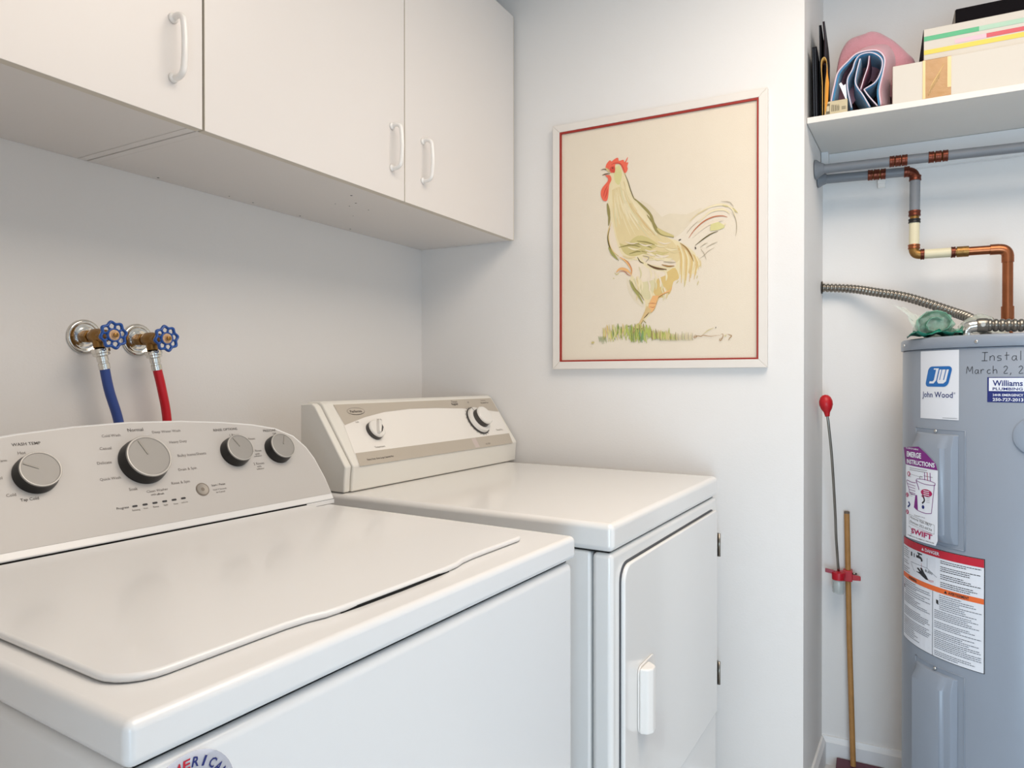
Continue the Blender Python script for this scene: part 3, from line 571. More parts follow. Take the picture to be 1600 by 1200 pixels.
('s','olive',3.0,[(19.2,-266),(20.2,-282.5),(21.5,-290.5)]),
('s','olive',3.0,[(21.8,-263),(22.7,-281.6),(24,-289.6)]),
('s','olive',3.0,[(24.3,-262.3),(25.3,-279.3),(26.6,-287.3)]),
('s','grass',3.0,[(26.9,-265),(27.9,-278.5),(29.2,-286.4)]),
('s','oliveD',3.0,[(29.5,-266.4),(30.5,-278.5),(31.8,-286.5)]),
('s','grass',3.0,[(32.1,-266.9),(33.1,-280.5),(34.3,-288.5)]),
('s','grass',3.0,[(34.7,-267),(35.6,-281.9),(36.9,-289.9)]),
('s','olive',3.0,[(37.2,-264.3),(38.2,-281.5),(39.5,-289.5)]),
('s','olive',3.0,[(39.8,-263.5),(40.8,-280.1),(42,-288.1)]),
('s','olive',3.0,[(42.4,-269.8),(43.3,-280.3),(44.6,-288.2)]),
('s','olive',3.0,[(44.9,-262.6),(45.9,-283.3),(47.2,-291.2)]),
('s','grass',3.0,[(47.5,-256.9),(48.4,-277.7),(49.7,-285.6)]),
('s','olive',3.0,[(50,-271.2),(51,-281.5),(52.3,-289.5)]),
('s','grassD',1.6,[(-163.8,-274.3),(-161.6,-282.7),(-160.2,-291.5)]),
('s','grassD',1.6,[(-159.5,-274.4),(-157.4,-282.8),(-156,-292)]),
('s','grassD',1.6,[(-155.3,-274.5),(-153.2,-282.9),(-151.8,-298.4)]),
('s','grassD',1.6,[(-151.1,-274.7),(-149,-283),(-147.6,-297.4)]),
('s','grassD',1.6,[(-146.9,-274.8),(-144.8,-283.1),(-143.4,-291.1)]),
('s','grassD',1.6,[(-142.7,-274.9),(-140.6,-283.2),(-139.3,-296)]),
('s','olive',6.0,[(-186.7,-293.6),(-177,-292.2)]),
('s','oliveD',2.4,[(22.3,-266.2),(21.2,-284.8),(23.5,-292.6)]),
('s','olive',2.4,[(26.1,-274.3),(24.9,-284.9),(27.3,-292.7)]),
('s','grass',2.4,[(29.8,-272.7),(28.6,-285),(31,-292.8)]),
('s','olive',2.4,[(33.5,-275.4),(32.3,-285.1),(34.7,-292.9)]),
('s','grass',2.4,[(37.2,-275.2),(36,-285.2),(38.4,-293)]),
('s','olive',2.4,[(40.9,-267.1),(39.7,-285.3),(42.1,-293.1)]),
('s','olive',2.4,[(44.6,-276.4),(43.4,-285.4),(45.8,-293.2)]),
('s','olive',2.4,[(48.3,-270.2),(47.1,-285.5),(49.5,-293.3)]),
('s','oliveD',2.4,[(52,-273.1),(50.8,-285.6),(53.1,-293.4)]),
('s','grass',2.4,[(55.6,-273.3),(54.5,-285.7),(56.8,-293.5)]),
('s','olive',2.4,[(59.3,-272.9),(58.2,-285.8),(60.5,-293.6)]),
('s','grass',2.4,[(63,-274.9),(61.8,-285.9),(64.1,-293.7)]),
('s','oliveD',2.4,[(66.6,-268.9),(65.5,-286),(67.8,-293.8)]),
('s','olive',2.4,[(70.3,-273.1),(69.1,-286.1),(71.4,-293.9)]),
('s','oliveD',1.3,[(73.9,-274),(72.8,-286.3),(75.1,-294)]),
('s','olive',1.3,[(77.6,-276.9),(76.4,-286.4),(78.7,-294.1)]),
('s','olive',1.3,[(81.2,-276.6),(80.1,-286.5),(82.4,-294.1)]),
('s','oliveD',1.3,[(84.8,-267.6),(83.7,-286.6),(86,-294.2)]),
('s','grass',1.3,[(88.4,-272.1),(87.3,-286.7),(89.6,-294.3)]),
('s','oliveD',1.3,[(92,-274),(90.9,-286.8),(93.2,-294.4)]),
('s','olive',1.3,[(95.7,-269.7),(94.5,-286.9),(96.8,-294.5)]),
('s','olive',1.3,[(99.3,-270.9),(98.1,-287),(100.4,-294.6)]),
('s','oliveD',1.3,[(102.8,-271.1),(101.7,-287.1),(104,-294.7)]),
('s','olive',1.3,[(106.4,-277.5),(105.3,-287.2),(107.6,-294.8)]),
('s','olive',1.3,[(110,-271.1),(108.9,-287.3),(111.2,-294.9)]),
('s','oliveD',1.3,[(113.6,-272.9),(112.5,-287.4),(114.7,-295)]),
('s','brown',1.5,[(116.4,-282.8),(122,-279.1),(125.8,-284),(120.2,-287.6),(117.4,-284.7),(127.7,-282.1),(137,-283.4),(142.5,-280.7),(153.6,-282.9),(164.7,-284.2),(177.5,-282.7),(188.4,-282.1)]),
('s','brown',1.6,[(190.2,-280.3),(195.6,-278.6),(196.6,-285.1),(192,-294.3),(188.4,-297),(187.5,-292.3),(195.7,-288.8)]),
('s','olive',1.6,[(142.5,-277.9),(157.3,-267.1),(172,-261.1)]),
('s','olive',1.8,[(200.2,-281.5),(202.9,-285.3),(205.6,-279.8)]),
('s','brown',1.8,[(208.3,-279.9),(213.7,-281.9),(219,-284.8),(213.7,-291.2),(211,-296.6)]),
('s','black',1.8,[(177.5,-258.5),(176.4,-263.1)])]
WT =  [('WASH TEMP', 487.0, 169.3, 38.8, 1), ('Hot', 478.1, 155.5, 10.7, 0), ('Warm', 450.7, 145.7, 13.7, 0), ('Cool', 440.7, 119.6, 11.8, 0), ('Cold', 451.6, 92.6, 12.3, 0), ('Tap Cold', 472.5, 82.4, 23.9, 1), ('Cold Wash', 609.7, 173.5, 30.5, 0), ('Normal', 651.4, 181.1, 27.1, 1), ('Deep Water Wash', 703.8, 173.7, 52.5, 0), ('Casual', 595.2, 151.8, 18.8, 0), ('Delicate', 587.0, 127.3, 22.8, 0), ('Quick Wash', 588.7, 99.3, 32.9, 0), ('Soak', 618.4, 77.4, 14.1, 0), ('Clean Washer', 655.8, 69.6, 37.2, 0), ('with', 647.0, 63.5, 8.9, 0), ('affresh', 658.7, 62.8, 12.3, 1), ('Rinse & Spin', 699.0, 77.4, 34.0, 0), ('Drain & Spin', 719.0, 100.1, 34.6, 0), ('Bulky Items/Sheets', 736.0, 126.0, 55.5, 0), ('Heavy Duty', 718.5, 152.6, 33.2, 0), ('RINSE OPTIONS', 817.9, 170.2, 51.7, 1), ('1 Rinse', 832.1, 157.7, 20.7, 0), ('2 Rinses', 864.1, 147.0, 20.1, 0), ('1 Rinse', 869.5, 121.1, 18.0, 0), ('with', 866.9, 114.6, 10.8, 0), ('softener', 866.8, 110.4, 17.9, 0), ('2 Rinses', 862.5, 94.8, 24.1, 0), ('with', 860.8, 88.9, 9.9, 0), ('softener', 862.1, 84.0, 17.7, 0), ('PRESOAK', 914.1, 161.4, 31.5, 1), ('Off', 922.3, 153.7, 8.5, 1), ('Start / Pause', 765.6, 64.4, 27.9, 1), ('Hold 3 Seconds', 765.4, 55.8, 27.3, 0), ('to Cancel', 765.1, 50.8, 17.9, 0), ('Progress', 593.7, 48.3, 19.2, 1), ('Sensing', 612.8, 41.8, 12.9, 0), ('Wash', 628.1, 42.4, 7.6, 0), ('Rinse', 645.1, 42.3, 9.4, 0), ('Spin', 661.6, 42.4, 6.9, 0), ('Done', 678.9, 41.8, 7.6, 0), ('Lid Lock', 694.6, 42.1, 11.7, 0)]
DT =  [('Performa', 1263.7, 143.4, 49.5, 1), ('Temperature', 1284.2, 39.7, 48.5, 0), ('Heavy Duty  Extra Large Capacity Plus', 1267.2, 10.0, 116.0, 1), ('Timed', 1684.5, 157.5, 37.9, 0), ('Regular', 1682.2, 148.5, 41.0, 1), ('Automatic', 1839.7, 157.2, 35.8, 0), ('Permanent Press', 1841.6, 148.7, 53.7, 1), ('Timed Dry', 1838.7, 47.4, 49.4, 0), ('Air Fluff', 1736.7, 6.7, 32.3, 0), ('Low', 1249.9, 113.6, 14.8, 0), ('High', 1330.1, 114.3, 20.6, 0), ('Off', 1754.1, 152.9, 13.4, 0)]
FOLDS = ([(0.1189, 1.9036), (0.1119, 1.91), (0.0958, 1.9475), (0.0866, 1.9811), (0.0639, 2.0041), (0.0436, 2.0198), (0.0168, 2.0227), (-0.0074, 2.0162), (-0.0217, 1.9935), (-0.0185, 1.9597), (-0.0099, 1.9171), (-0.0132, 1.8771)],
  [(0.0545, 1.8819), (0.0637, 1.9312), (0.0638, 1.9589), (0.0525, 1.9817), (0.0458, 2.0028), (0.0346, 2.0154), (0.0124, 2.0168), (-0.0053, 2.0068), (-0.0162, 1.9897), (-0.0141, 1.9656), (-0.001, 1.9386), (0.0255, 1.9239)],
  [(0.012, 1.8767), (0.0277, 1.9094), (0.0445, 1.9413), (0.0434, 1.9673), (0.0346, 2.0054)],
  [(0.0333, 1.9254), (0.0255, 1.9538), (0.0167, 1.9818), (0.0134, 2.0084)],
  [(0.0255, 1.9239), (0.0143, 1.9044), (-0.0056, 1.876)],
  [(0.0841, 1.9472), (0.079, 1.9504), (0.0738, 1.9414), (0.0681, 1.944), (0.0646, 1.897), (0.068, 1.9039)])

# ================================================================ the room (frame B = rooster wall and closet)
XW, XC, YE, CZ = 1.975, 2.3327, .1638, 2.44
bm = NB(); prism(bm, [(XW, 1.62), (XW, YE), (XC+.0, .1409), (XC+.2, .1409), (XC+.2, 1.62)], 'z', 0, CZ)
struct('wall_right', bm, WALL)
bm = NB(); box(bm, XC, XC+.2, -1.35, .1409, 0, CZ); struct('wall_closet_back', bm, WALL)
bm = NB(); prism(bm, [(XW, -1.25), (XW, -2.5), (XC+.2, -2.5), (XC+.2, -1.35), (XC, -1.35), (XC, -1.25)], 'z', 0, CZ); struct('wall_closet_end', bm, WALL)
bm = NB(); box(bm, -1.35, 2.25, 1.4426, 1.6, 0, CZ); struct('wall_back', bm, WALL, frame='A')
bm = NB(); prism(bm, [(-1.45, -2.5), (-1.3, -2.5), (-1.3, .02), (-.345, .02), (-.345, 1.6), (-1.45, 1.6)], 'z', 0, CZ); struct('wall_left', bm, WALL)  # unseen step beside the washer put in to shade its left side
bm = NB()
box(bm, -1.45, -.6, -2.65, -2.5, 0, CZ); box(bm, 1.3, XC+.2, -2.65, -2.5, 0, CZ); box(bm, -.6, 1.3, -2.65, -2.5, 2.35, CZ); box(bm, -.6, 1.3, -2.65, -2.5, 0, .3)
struct('wall_front', bm, WALL)
bm = NB(); box(bm, -1.45, XC+.2, -2.65, 1.65, -.1, 0); struct('floor', bm, FLOOR)
bm = NB(); box(bm, -1.45, XC+.2, -2.65, 1.65, CZ, CZ+.1); struct('ceiling', bm, CEIL)
# window in the wall behind the camera
bm = NB()
for x0, x1, z0, z1 in ((-.6, -.54, .3, 2.35), (1.24, 1.3, .3, 2.35), (-.54, 1.24, .3, .36), (-.54, 1.24, 2.29, 2.35), (.32, .38, .36, 2.29)):
    box(bm, x0, x1, -2.62, -2.53, z0, z1)
struct('window_1', bm, TRIM, bevel=.004)
# baseboards inside the closet and beside the dryer
def baseboard(name, p0, p1, n, h=.083, frame='B'):
    bm = NB(); p0, p1, n = Vector((*p0, 0)), Vector((*p1, 0)), Vector((*n, 0)).normalized()
    prof = [(0, 0), (.013, 0), (.013, h-.016), (.009, h-.008), (.006, h), (0, h)]
    A = [bm.verts.new(p0 + n*a + Vector((0, 0, z))) for a, z in prof]; B = [bm.verts.new(p1 + n*a + Vector((0, 0, z))) for a, z in prof]
    for i in range(len(prof)): bm.faces.new((A[i], A[(i+1) % 6], B[(i+1) % 6], B[i]))
    bm.faces.new(A[::-1]); bm.faces.new(B)
    struct(name, bm, TRIM, frame=frame)
baseboard('baseboard_closet_back', (XC, .1409), (XC, -1.25), (-1, 0))
baseboard('baseboard_closet_side', (XW+.004, YE-.0002), (XC-.0135, .1414), (-.064, -1), h=.082)
baseboard('baseboard_right', (XW, 1.40), (XW, YE), (-1, 0))
# ceiling lamp (behind and above the view)
t = thing('ceiling_lamp', 'round flush ceiling lamp with a pale diffuser', 'ceiling lamp', (.95, -.30, CZ))
bm = NB(); lathe(bm, (.95, -.30, CZ), (0, 0, -1), [(0, .17), (.012, .17), (.012, .155)], 40); obj('rim', bm, TRIM, t, smooth=True)
bm = NB(); lathe(bm, (.95, -.30, CZ-.012), (0, 0, -1), [(0, .15), (.01, .145), (.018, .1), (.021, 0)], 40); obj('diffuser', bm, LAMPM, t, smooth=True)

# ================================================================ wall cabinets (frame A)
CB, CT, YF, YBK = 1.610, 2.314, 1.079, 1.4416
def handle(parent, x, z0, z1):
    bm = NB()
    o = .03
    pts = [(x, YF, z1-.012), (x, YF-.014, z1-.010), (x, YF-.026, z1-.016), (x, YF-o, z1-.03), (x, YF-o-.002, (z0+z1)/2), (x, YF-o, z0+.03), (x, YF-.026, z0+.016), (x, YF-.014, z0+.010), (x, YF, z0+.012)]
    tube(bm, bez(pts, 4), .0052, 12)
    for z in (z0+.012, z1-.012): lathe(bm, (x, YF, z), (0, -1, 0), [(0, .0085), (.003, .0085), (.006, .006)], 16)
    obj('handle', bm, HPL, parent, smooth=True)
def cabinet(x0, x1, doors, label):
    t = thing('wall_cabinet', label, 'cabinet', (x0, YBK, CB), 'A')
    y1 = YF+.0210
    obj('gap_shadow_strip', box(NB(), x0+.001, x1-.001, YF+.0182, YF+.0205, CB+.004, CT), GAP, t)
    def panel(nm, a, b, c, d, e, f): obj(nm, box(NB(), a, b, c, d, e, f), LAM, t, bevel=.0008, seg=1)
    panel('side_panel', x0+.001, x0+.017, y1, YBK, CB+.002, CT)
    panel('side_panel', x1-.017, x1-.0005, y1, YBK, CB+.002, CT)
    panel('bottom_panel', x0+.0175, x1-.0175, y1+.0005, YBK, CB+.0025, CB+.018)
    panel('top_panel', x0+.0175, x1-.0175, y1+.0005, YBK, CT-.016, CT)
    obj('back_panel', box(NB(), x0+.018, x1-.018, YBK-.004, YBK-.0005, CB+.019, CT-.017), LAM, t)
    for a, b, hx in doors:
        bm = NB(); box(bm, a+.0012, b-.0012, YF, YF+.0175, CB, CT)
        # edge banding material on the four thin edges
        for f in bm.faces:
            c = f.calc_center_median()
            if abs(c.y-YF) > .002 and abs(c.y-YF-.0175) > .002: f.material_index = 1
        d = obj('door', bm, [LAM, LAME], t, bevel=.0008, seg=1)
        if hx is not None: handle(d, hx, 1.668, 1.792)
    return t
cabinet(-.32, .805, [(-.32, .24, -.24), (.24, .8048, .7465)], 'white laminate wall cabinet at far left with one long handle in view')
cab = cabinet(.8065, 1.928, [(.8065, 1.3721, 1.3218), (1.3721, 1.9205, 1.4455)], 'white laminate wall cabinet at the picture wall with two handles side by side')
bm = NB()
for x, y, r in ((1.27, 1.16, .0035), (1.33, 1.20, .003), (1.345, 1.235, .002), (1.40, 1.22, .002), (1.31, 1.25, .0015), (1.43, 1.30, .0015), (.95, 1.425, .003), (1.13, 1.42, .002), (1.2, 1.42, .0025), (1.36, 1.425, .003), (1.55, 1.42, .003)):
    bm = NB(); lathe(bm, (x, y, CB+.0025), (0, 0, -1), [(0, r*.8), (.0004, r*.8)], 10); obj('screw_hole', bm, KINK, cab)
bm = NB(); box(bm, 1.9212, 1.9275, YF+.003, YF+.019, CB+.001, CT); obj('filler_strip', bm, LAME, cab)

# ================================================================ framed rooster picture
PX, PY, PZ = 1.955, .5637, 1.5739
t = thing('framed_picture', 'white-framed painting of a pale rooster with a red comb standing in grass', 'picture', (XW-.0005, PY, PZ-.3715))
HWd, HH, FW_ = .3113, .3715, .0225
for nm, poly in (('a', [(-HWd, -HH), (HWd, -HH), (HWd-FW_, -HH+FW_), (-HWd+FW_, -HH+FW_)]), ('b', [(HWd, -HH), (HWd, HH), (HWd-FW_, HH-FW_), (HWd-FW_, -HH+FW_)]),
                 ('c', [(HWd, HH), (-HWd, HH), (-HWd+FW_, HH-FW_), (HWd-FW_, HH-FW_)]), ('d', [(-HWd, HH), (-HWd, -HH), (-HWd+FW_, -HH+FW_), (-HWd+FW_, HH-FW_)])):
    bm = NB(); prism(bm, [(PY-a, PZ+b) for a, b in poly], 'x', PX, XW-.001)
    obj('frame_rail', bm, FRAMEW, t, bevel=.0012, seg=2)
bm = NB(); iw, ih = HWd-FW_-.0002, HH-FW_-.0002
for a0, a1, b0, b1 in ((-iw, iw, ih-.0055, ih), (-iw, iw, -ih, -ih+.0042), (-iw, -iw+.0055, -ih+.0042, ih-.0055), (iw-.0042, iw, -ih+.0042, ih-.0055)):
    box(bm, PX+.0015, PX+.012, PY-a1, PY-a0, PZ+b0, PZ+b1)
obj('liner', bm, FRAMER, t, label='thin red inner liner')
bm = NB(); box(bm, PX+.007, PX+.013, PY-iw+.003, PY+iw-.003, PZ-ih+.003, PZ+ih-.003); obj('canvas', bm, CANV, t)
PAL = {'shade': (223, 209, 184), 'cream': (229, 213, 172), 'buff': (222, 202, 154), 'cream2': (232, 217, 180), 'olive': (204, 189, 130), 'oliveD': (150, 138, 84), 'ochre': (216, 187, 122),
       'palegreen': (217, 206, 164), 'white': (231, 215, 192), 'greenhi': (214, 206, 146), 'tan': (214, 184, 132), 'dark': (104, 92, 52), 'darkbrown': (104, 74, 44), 'brown': (160, 120, 66), 'grey': (178, 164, 140),
       'orange': (232, 178, 118), 'rust': (186, 112, 76), 'green': (160, 156, 90), 'black': (62, 50, 44), 'red': (232, 104, 80), 'redD': (204, 74, 60), 'grass': (176, 184, 96), 'grassD': (124, 144, 70), 'teal': (112, 156, 110)}
PN = list(PAL); bm = NB()
for i, (k, c, wd, pts) in enumerate(PIC):
    xx = PX+.007-.0003-i*.000008
    fn = lambda a, b, xx=xx: (xx, PY-a/1000, PZ+b/1000)
    if k == 'p': flat(bm, [(p.x, p.y) for p in bez([(x, y, 0) for x, y in pts+pts[:1]], 3)][:-1], fn, PN.index(c))
    else: stroke(bm, pts, wd*1.15, fn, PN.index(c))
obj('painted_rooster', bm, [mat('paint_'+n, PAL[n], .7, var=.04, vscale=60) for n in PN], t, label='painted cream rooster, red comb and wattle, green grass')

RIMM = mat('knob_rim_highlight', (205, 201, 195), .35, metal=.5)  # lighter than the face: rim highlight put into the colour
# ================================================================ washing machine (frame W)
WX0, WX1, WY0, WY1, WT_ = .280, 1.003, .505, 1.20, .920
t = thing('washing_machine', 'white top-load washing machine with a grey knobbed console, nearest machine', 'washing machine', ((WX0+WX1)/2, (WY0+WY1)/2, 0), 'W')
bm = NB(); box(bm, WX0+.004, WX1-.004, WY0+.003, WY1, .02, WT_-.041); obj('cabinet_body', bm, ENAM, t, bevel=.012, seg=3)
bm = NB(); box(bm, WX0+.012, WX1-.012, WY0+.012, WY1-.01, WT_-.0412, WT_-.037); obj('seam_gasket', bm, BLACKM, t)
bm = NB(); box(bm, WX0, WX1, WY0, WY1, WT_-.0368, WT_); obj('top_deck', bm, ENAM, t, bevel=.0085, seg=4)
for x in (WX0+.05, WX1-.05):
    for y in (WY0+.05, WY1-.05):
        bm = NB(); lathe(bm, (x, y, 0), (0, 0, 1), [(0, .022), (.012, .022), (.014, .01), (.03, .01)], 16); obj('foot', bm, BLACK, t, smooth=True)
# lid: rounded outline with a handle bulge along the front
LZ = WT_+.0005
def lid_outline(g=0):
    x0, x1, y0, y1, r = .3055-g, .935+g, .5585-g, 1.052, .04
    o = []
    for cx, cy, a0 in ((x0+r, y0+r, 180),):
        o += [(cx+r*math.cos(math.radians(a0+i*15)), cy+r*math.sin(math.radians(a0+i*15))) for i in range(7)]
    o += [(.44, y0), (.470, y0-.0004), (.495, y0-.003), (.515, y0-.0085), (.54, y0-.0105), (.63, y0-.0115), (.72, y0-.0105), (.745, y0-.0085), (.765, y0-.003), (.79, y0-.0004), (.82, y0)]
    r = .022; cx, cy = x1-r, y0+r
    o += [(cx+r*math.cos(math.radians(270+i*15)), cy+r*math.sin(math.radians(270+i*15))) for i in range(7)]
    return o + [(x1, y1), (x0, y1)]
bm = NB(); prism(bm, lid_outline(), 'z', LZ, LZ+.0078); lid = obj('lid', bm, ENAM, t, bevel=.0045, seg=4)
bm = NB(); prism(bm, [(.535, .5495), (.565, .5475), (.63, .5465), (.695, .5475), (.725, .5495), (.725, .562), (.535, .562)], 'z', WT_+.0001, WT_+.0034); obj('handle_shade_strip', bm, BLACKM, lid)  # black strip painted in as the shadow under the lid handle
# console, tilted face; t runs up the face
TH = math.radians(30); CY0, CZ0 = 1.055, .930
def wf(x, s, off=0): return (x, CY0 + s*math.sin(TH) - off*math.cos(TH), CZ0 + s*math.cos(TH) + off*math.sin(TH))
xc = .6465
half = [(.3625, -.002), (.3625, .010), (.3615, .045), (.354, .092), (.3435, .120), (.322, .148), (.285, .1675), (.235, .1795), (.17, .1885), (.09, .1955), (0, .1985)]
arch = [(xc+a, b) for a, b in half] + [(xc-a, b) for a, b in half[-2::-1]]
def mini(o, d):  # inset outline
    out = []
    for a, b in o: out.append((xc+(a-xc)*(1-d/.36), b-d if b > .02 else b))
    return out
bm = NB(); ya = 1.197
A = [bm.verts.new(wf(a, b)) for a, b in arch]; B = [bm.verts.new((a, ya, wf(a, b)[2]-(.02 if b > .02 else 0))) for a, b in arch]
n = len(arch); bm.faces.new(A); bm.faces.new(B[::-1])
for i in range(n): bm.faces.new((A[i], A[(i+1) % n], B[(i+1) % n], B[i]))
con = obj('console', bm, ENAM, t, bevel=.004, seg=3)
bm = NB(); box(bm, xc-.3605, xc+.3605, CY0+.001, 1.19, WT_+.0002, CZ0-.0004); obj('console_gap', bm, BLACKM, t)
obj('console_skirt', box(NB(), .9375, xc+.3617, CY0+.0002, 1.1905, WT_+.0008, CZ0-.0012), ENAM, t)
bm = NB(); pin = [(a, max(b, .0115)) for a, b in mini(arch, .0042) if b > .02]
pin = [(pin[0][0]+.001, .0115)] + pin + [(pin[-1][0]-.001, .0115)]
A = [bm.verts.new(wf(a, b, .0006)) for a, b in pin]; B = [bm.verts.new(wf(a, b, -.001)) for a, b in pin]; n = len(pin)
bm.faces.new(A); bm.faces.new(B[::-1])
for i in range(n): bm.faces.new((A[i], A[(i+1) % n], B[(i+1) % n], B[i]))
pan = obj('control_panel', bm, WPANEL, t, label='grey control panel with dial markings')
nrm = Vector((0, -math.cos(TH), math.sin(TH)))
def knob(x, s, r, h, ang):
    c = Vector(wf(x, s, .0006)); bm = NB()
    lathe(bm, c, nrm, [(0, r*1.09), (h*.3, r*1.08), (h*.55, r*1.03), (h*.86, r*1.0)], 48)
    k = obj('control_knob', bm, BLACK, t, smooth=True); smooth_angle(k)
    bm = NB(); lathe(bm, c, nrm, [(h*.84, r*1.0), (h*.95, r*1.0), (h, r*.965), (h*1.0, r*.9), (h*.965, r*.885), (h*.965, 0)], 48)
    smooth_angle(obj('knob_face', bm, SILV, k, smooth=True))
    bm = NB(); lathe(bm, c, nrm, [(h*.93, r*1.002), (h*.99, r*.985), (h*1.004, r*.955), (h*.99, r*.925), (h*.93, r*1.002)], 48); obj('knob_rim', bm, RIMM, k, smooth=True)
    u = Vector((1, 0, 0)); v = Vector((0, math.sin(TH), math.cos(TH))); d = u*math.sin(ang)+v*math.cos(ang); e = nrm.cross(d)
    bm = NB(); w2 = r*.045
    q = [c+nrm*h*.97+d*r*.1+e*w2, c+nrm*h*.97+d*r*.1-e*w2, c+nrm*h*.97+d*r*.84-e*w2, c+nrm*h*.97+d*r*.84+e*w2]
    V0 = [bm.verts.new(p) for p in q]; V1 = [bm.verts.new(p+nrm*.0009) for p in q]
    bm.faces.new(V1)
    for i in range(4): bm.faces.new((V0[i], V0[(i+1) % 4], V1[(i+1) % 4], V1[i]))
    obj('pointer', bm, POINTM, k)
knob(.4880, .1195, .0275, .020, math.radians(-62))
knob(.6471, .1222, .0362, .023, math.radians(-20))
knob(.8200, .1225, .0262, .022, math.radians(-26))
knob(.9155, .1187, .0262, .021, math.radians(28))
bm = NB(); c = Vector(wf(.7332, .0599, .0006)); lathe(bm, c, nrm, [(0, .0118), (.0012, .0118), (.0012, .0102)], 36); rg = obj('start_button_ring', bm, mat('button_rim', (120, 112, 104), .4, metal=.6), t, smooth=False)
bm = NB(); lathe(bm, c, nrm, [(0, .0101), (.0016, .0099), (.0010, 0)], 36); obj('start_button', bm, mat('button_grey', (150, 145, 138), .35, metal=.5), rg)
bm = NB()
for i in range(6):
    cx, s = .6125+i*.01637, .0487+i*.00014
    prism_pts = rrect(cx-.0042, cx+.0042, s-.0016, s+.0016, .0015, 3)
    bm = NB(); flat(bm, prism_pts, lambda a, b: wf(a, b, .0011)); obj('progress_light', bm, KINK, pan)
bm = NB()
for s, cx, cy, wd, bo in WT:
    text(bm, s, lambda a, b: wf(a, b, .0010), cx/1000, cy/1000+.0002, wd/1000*.97, bold=.007 if bo else .002, mi=0 if bo else 1)
obj('panel_lettering', bm, [INK, INKL], pan, stuff=True)
# round sticker on the front, only its upper arc of letters in view
SX, SZ, SR = .3285, .8315, .044
sy = WY0+.003
bm = NB(); lathe(bm, (SX, sy, SZ), (0, -1, 0), [(0, SR), (.0003, SR), (.0003, 0)], 48); stk = obj('round_sticker', bm, STKC, t, label='round pale sticker with an arc of red and blue letters')
bm = NB()
for i, ch in enumerate('AMERICAN'):
    ang = math.radians(-25.5 + i*12.9 + (1.5 if i > 4 else 0)); r = .0355
    text(bm, ch, lambda a, b: (a, sy-.0006, b), SX+r*math.sin(ang), SZ+r*math.cos(ang), .0022 if ch == 'I' else .0062, bold=.02, mi=0 if i < 3 else 1, height=.0078, ang=-ang)
obj('sticker_lettering', bm, [REDINK, NAVY], stk, stuff=True)

# ================================================================ dryer (frame D)
DX0, DX1, DY0, DY1, DT_ = 1.1445, 1.866, .476, 1.26, .9146
t = thing('clothes_dryer', 'white front-load clothes dryer with a beige-striped console, standing by the picture wall', 'dryer', ((DX0+DX1)/2, (DY0+DY1)/2, 0), 'D')
bm = NB(); box(bm, DX0+.0045, DX1-.004, DY0+.045, DY1, .015, DT_-.054); obj('cabinet_body', bm, ENAM2, t, bevel=.006)
bm = NB(); fy = DY0+.003
box(bm, DX0+.0045, DX1-.004, fy, DY0+.0425, .015, DT_-.054); obj('front_panel', bm, ENAM2, t, bevel=.010, seg=4)
bm = NB(); box(bm, DX0+.012, DX1-.012, DY0+.012, DY1-.01, DT_-.0541, DT_-.0515); obj('seam_gasket', bm, BLACKM, t)
bm = NB(); box(bm, DX0, DX1, DY0, DY1, DT_-.0513, DT_); obj('top_panel', bm, ENAM2, t, bevel=.012, seg=4)
# door, raised 12 mm, rounded on the left, cut off straight at the bottom
DZ0, DZ1, EX0, EX1 = .305, .832, 1.186, 1.832
bm = NB(); prism(bm, rrect(EX0-.004, EX1+.003, DZ0-.003, DZ1+.004, .034, 6), 'y', fy-.0008, fy+.002); obj('door_shadow_plate', bm, mat('door_shadow_gap', (90, 92, 96), .8), t)  # grey plate that paints the shadow line round the door
bm = NB()
ol = []
for cx, cz, a0, r in ((EX1-.012, DZ1-.012, 0, .012), (EX0+.032, DZ1-.032, 90, .032), (EX0+.006, DZ0+.006, 180, .006), (EX1-.006, DZ0+.006, 270, .006)):
    ol += [(cx+r*math.cos(math.radians(a0+i*15)), cz+r*math.sin(math.radians(a0+i*15))) for i in range(7)]
prism(bm, ol, 'y', fy-.010, fy-.0005); door = obj('door', bm, ENAM2, t, bevel=.0035, seg=3)
# door pull: a wedge-shaped bar with a finger slot on its right
HX0, HX1, HZ0, HZ1, hy = 1.247, 1.336, .500, .628, fy-.010
bm = NB(); prism(bm, rrect(HX0, HX1, HZ0, HZ1, .014, 5), 'y', hy-.004, hy-.0002); pull = obj('door_pull', bm, HPL, door, bevel=.002, seg=2)
bm = NB()
pf = [(HX0, hy-.004), (HX0+.004, hy-.020), (HX0+.016, hy-.027), (HX0+.034, hy-.025), (HX0+.044, hy-.012), (HX0+.046, hy-.004)]
prism(bm, pf, 'z', HZ0+.002, HZ1-.002); obj('door_pull_grip', bm, HPL, door, bevel=.004, seg=3)
for zc in (.735, .397):
    bm = NB(); x = 1.851
    box(bm, x-.0155, x+.011, fy-.0055, fy-.0003, zc-.031, zc+.031)
    hg = obj('hinge', bm, STEEL, t, bevel=.0008)
    bm = NB(); tube(bm, [(x+.004, fy-.0085, zc-.030), (x+.004, fy-.0085, zc+.030)], .0035, 12); obj('hinge_pin', bm, STEEL, hg, smooth=True)
    bm = NB()
    for dz in (-.017, .017): bm = NB(); box(bm, x-.010, x-.003, fy-.0062, fy-.0054, zc+dz-.010, zc+dz+.008); obj('hinge_slot', bm, KINK, hg)
for x in (DX0+.05, DX1-.05):
    for y in (DY0+.06, DY1-.06):
        bm = NB(); lathe(bm, (x, y, 0), (0, 0, 1), [(0, .02), (.01, .02), (.012, .009), (.02, .009)], 16); obj('foot', bm, BLACK, t, smooth=True)
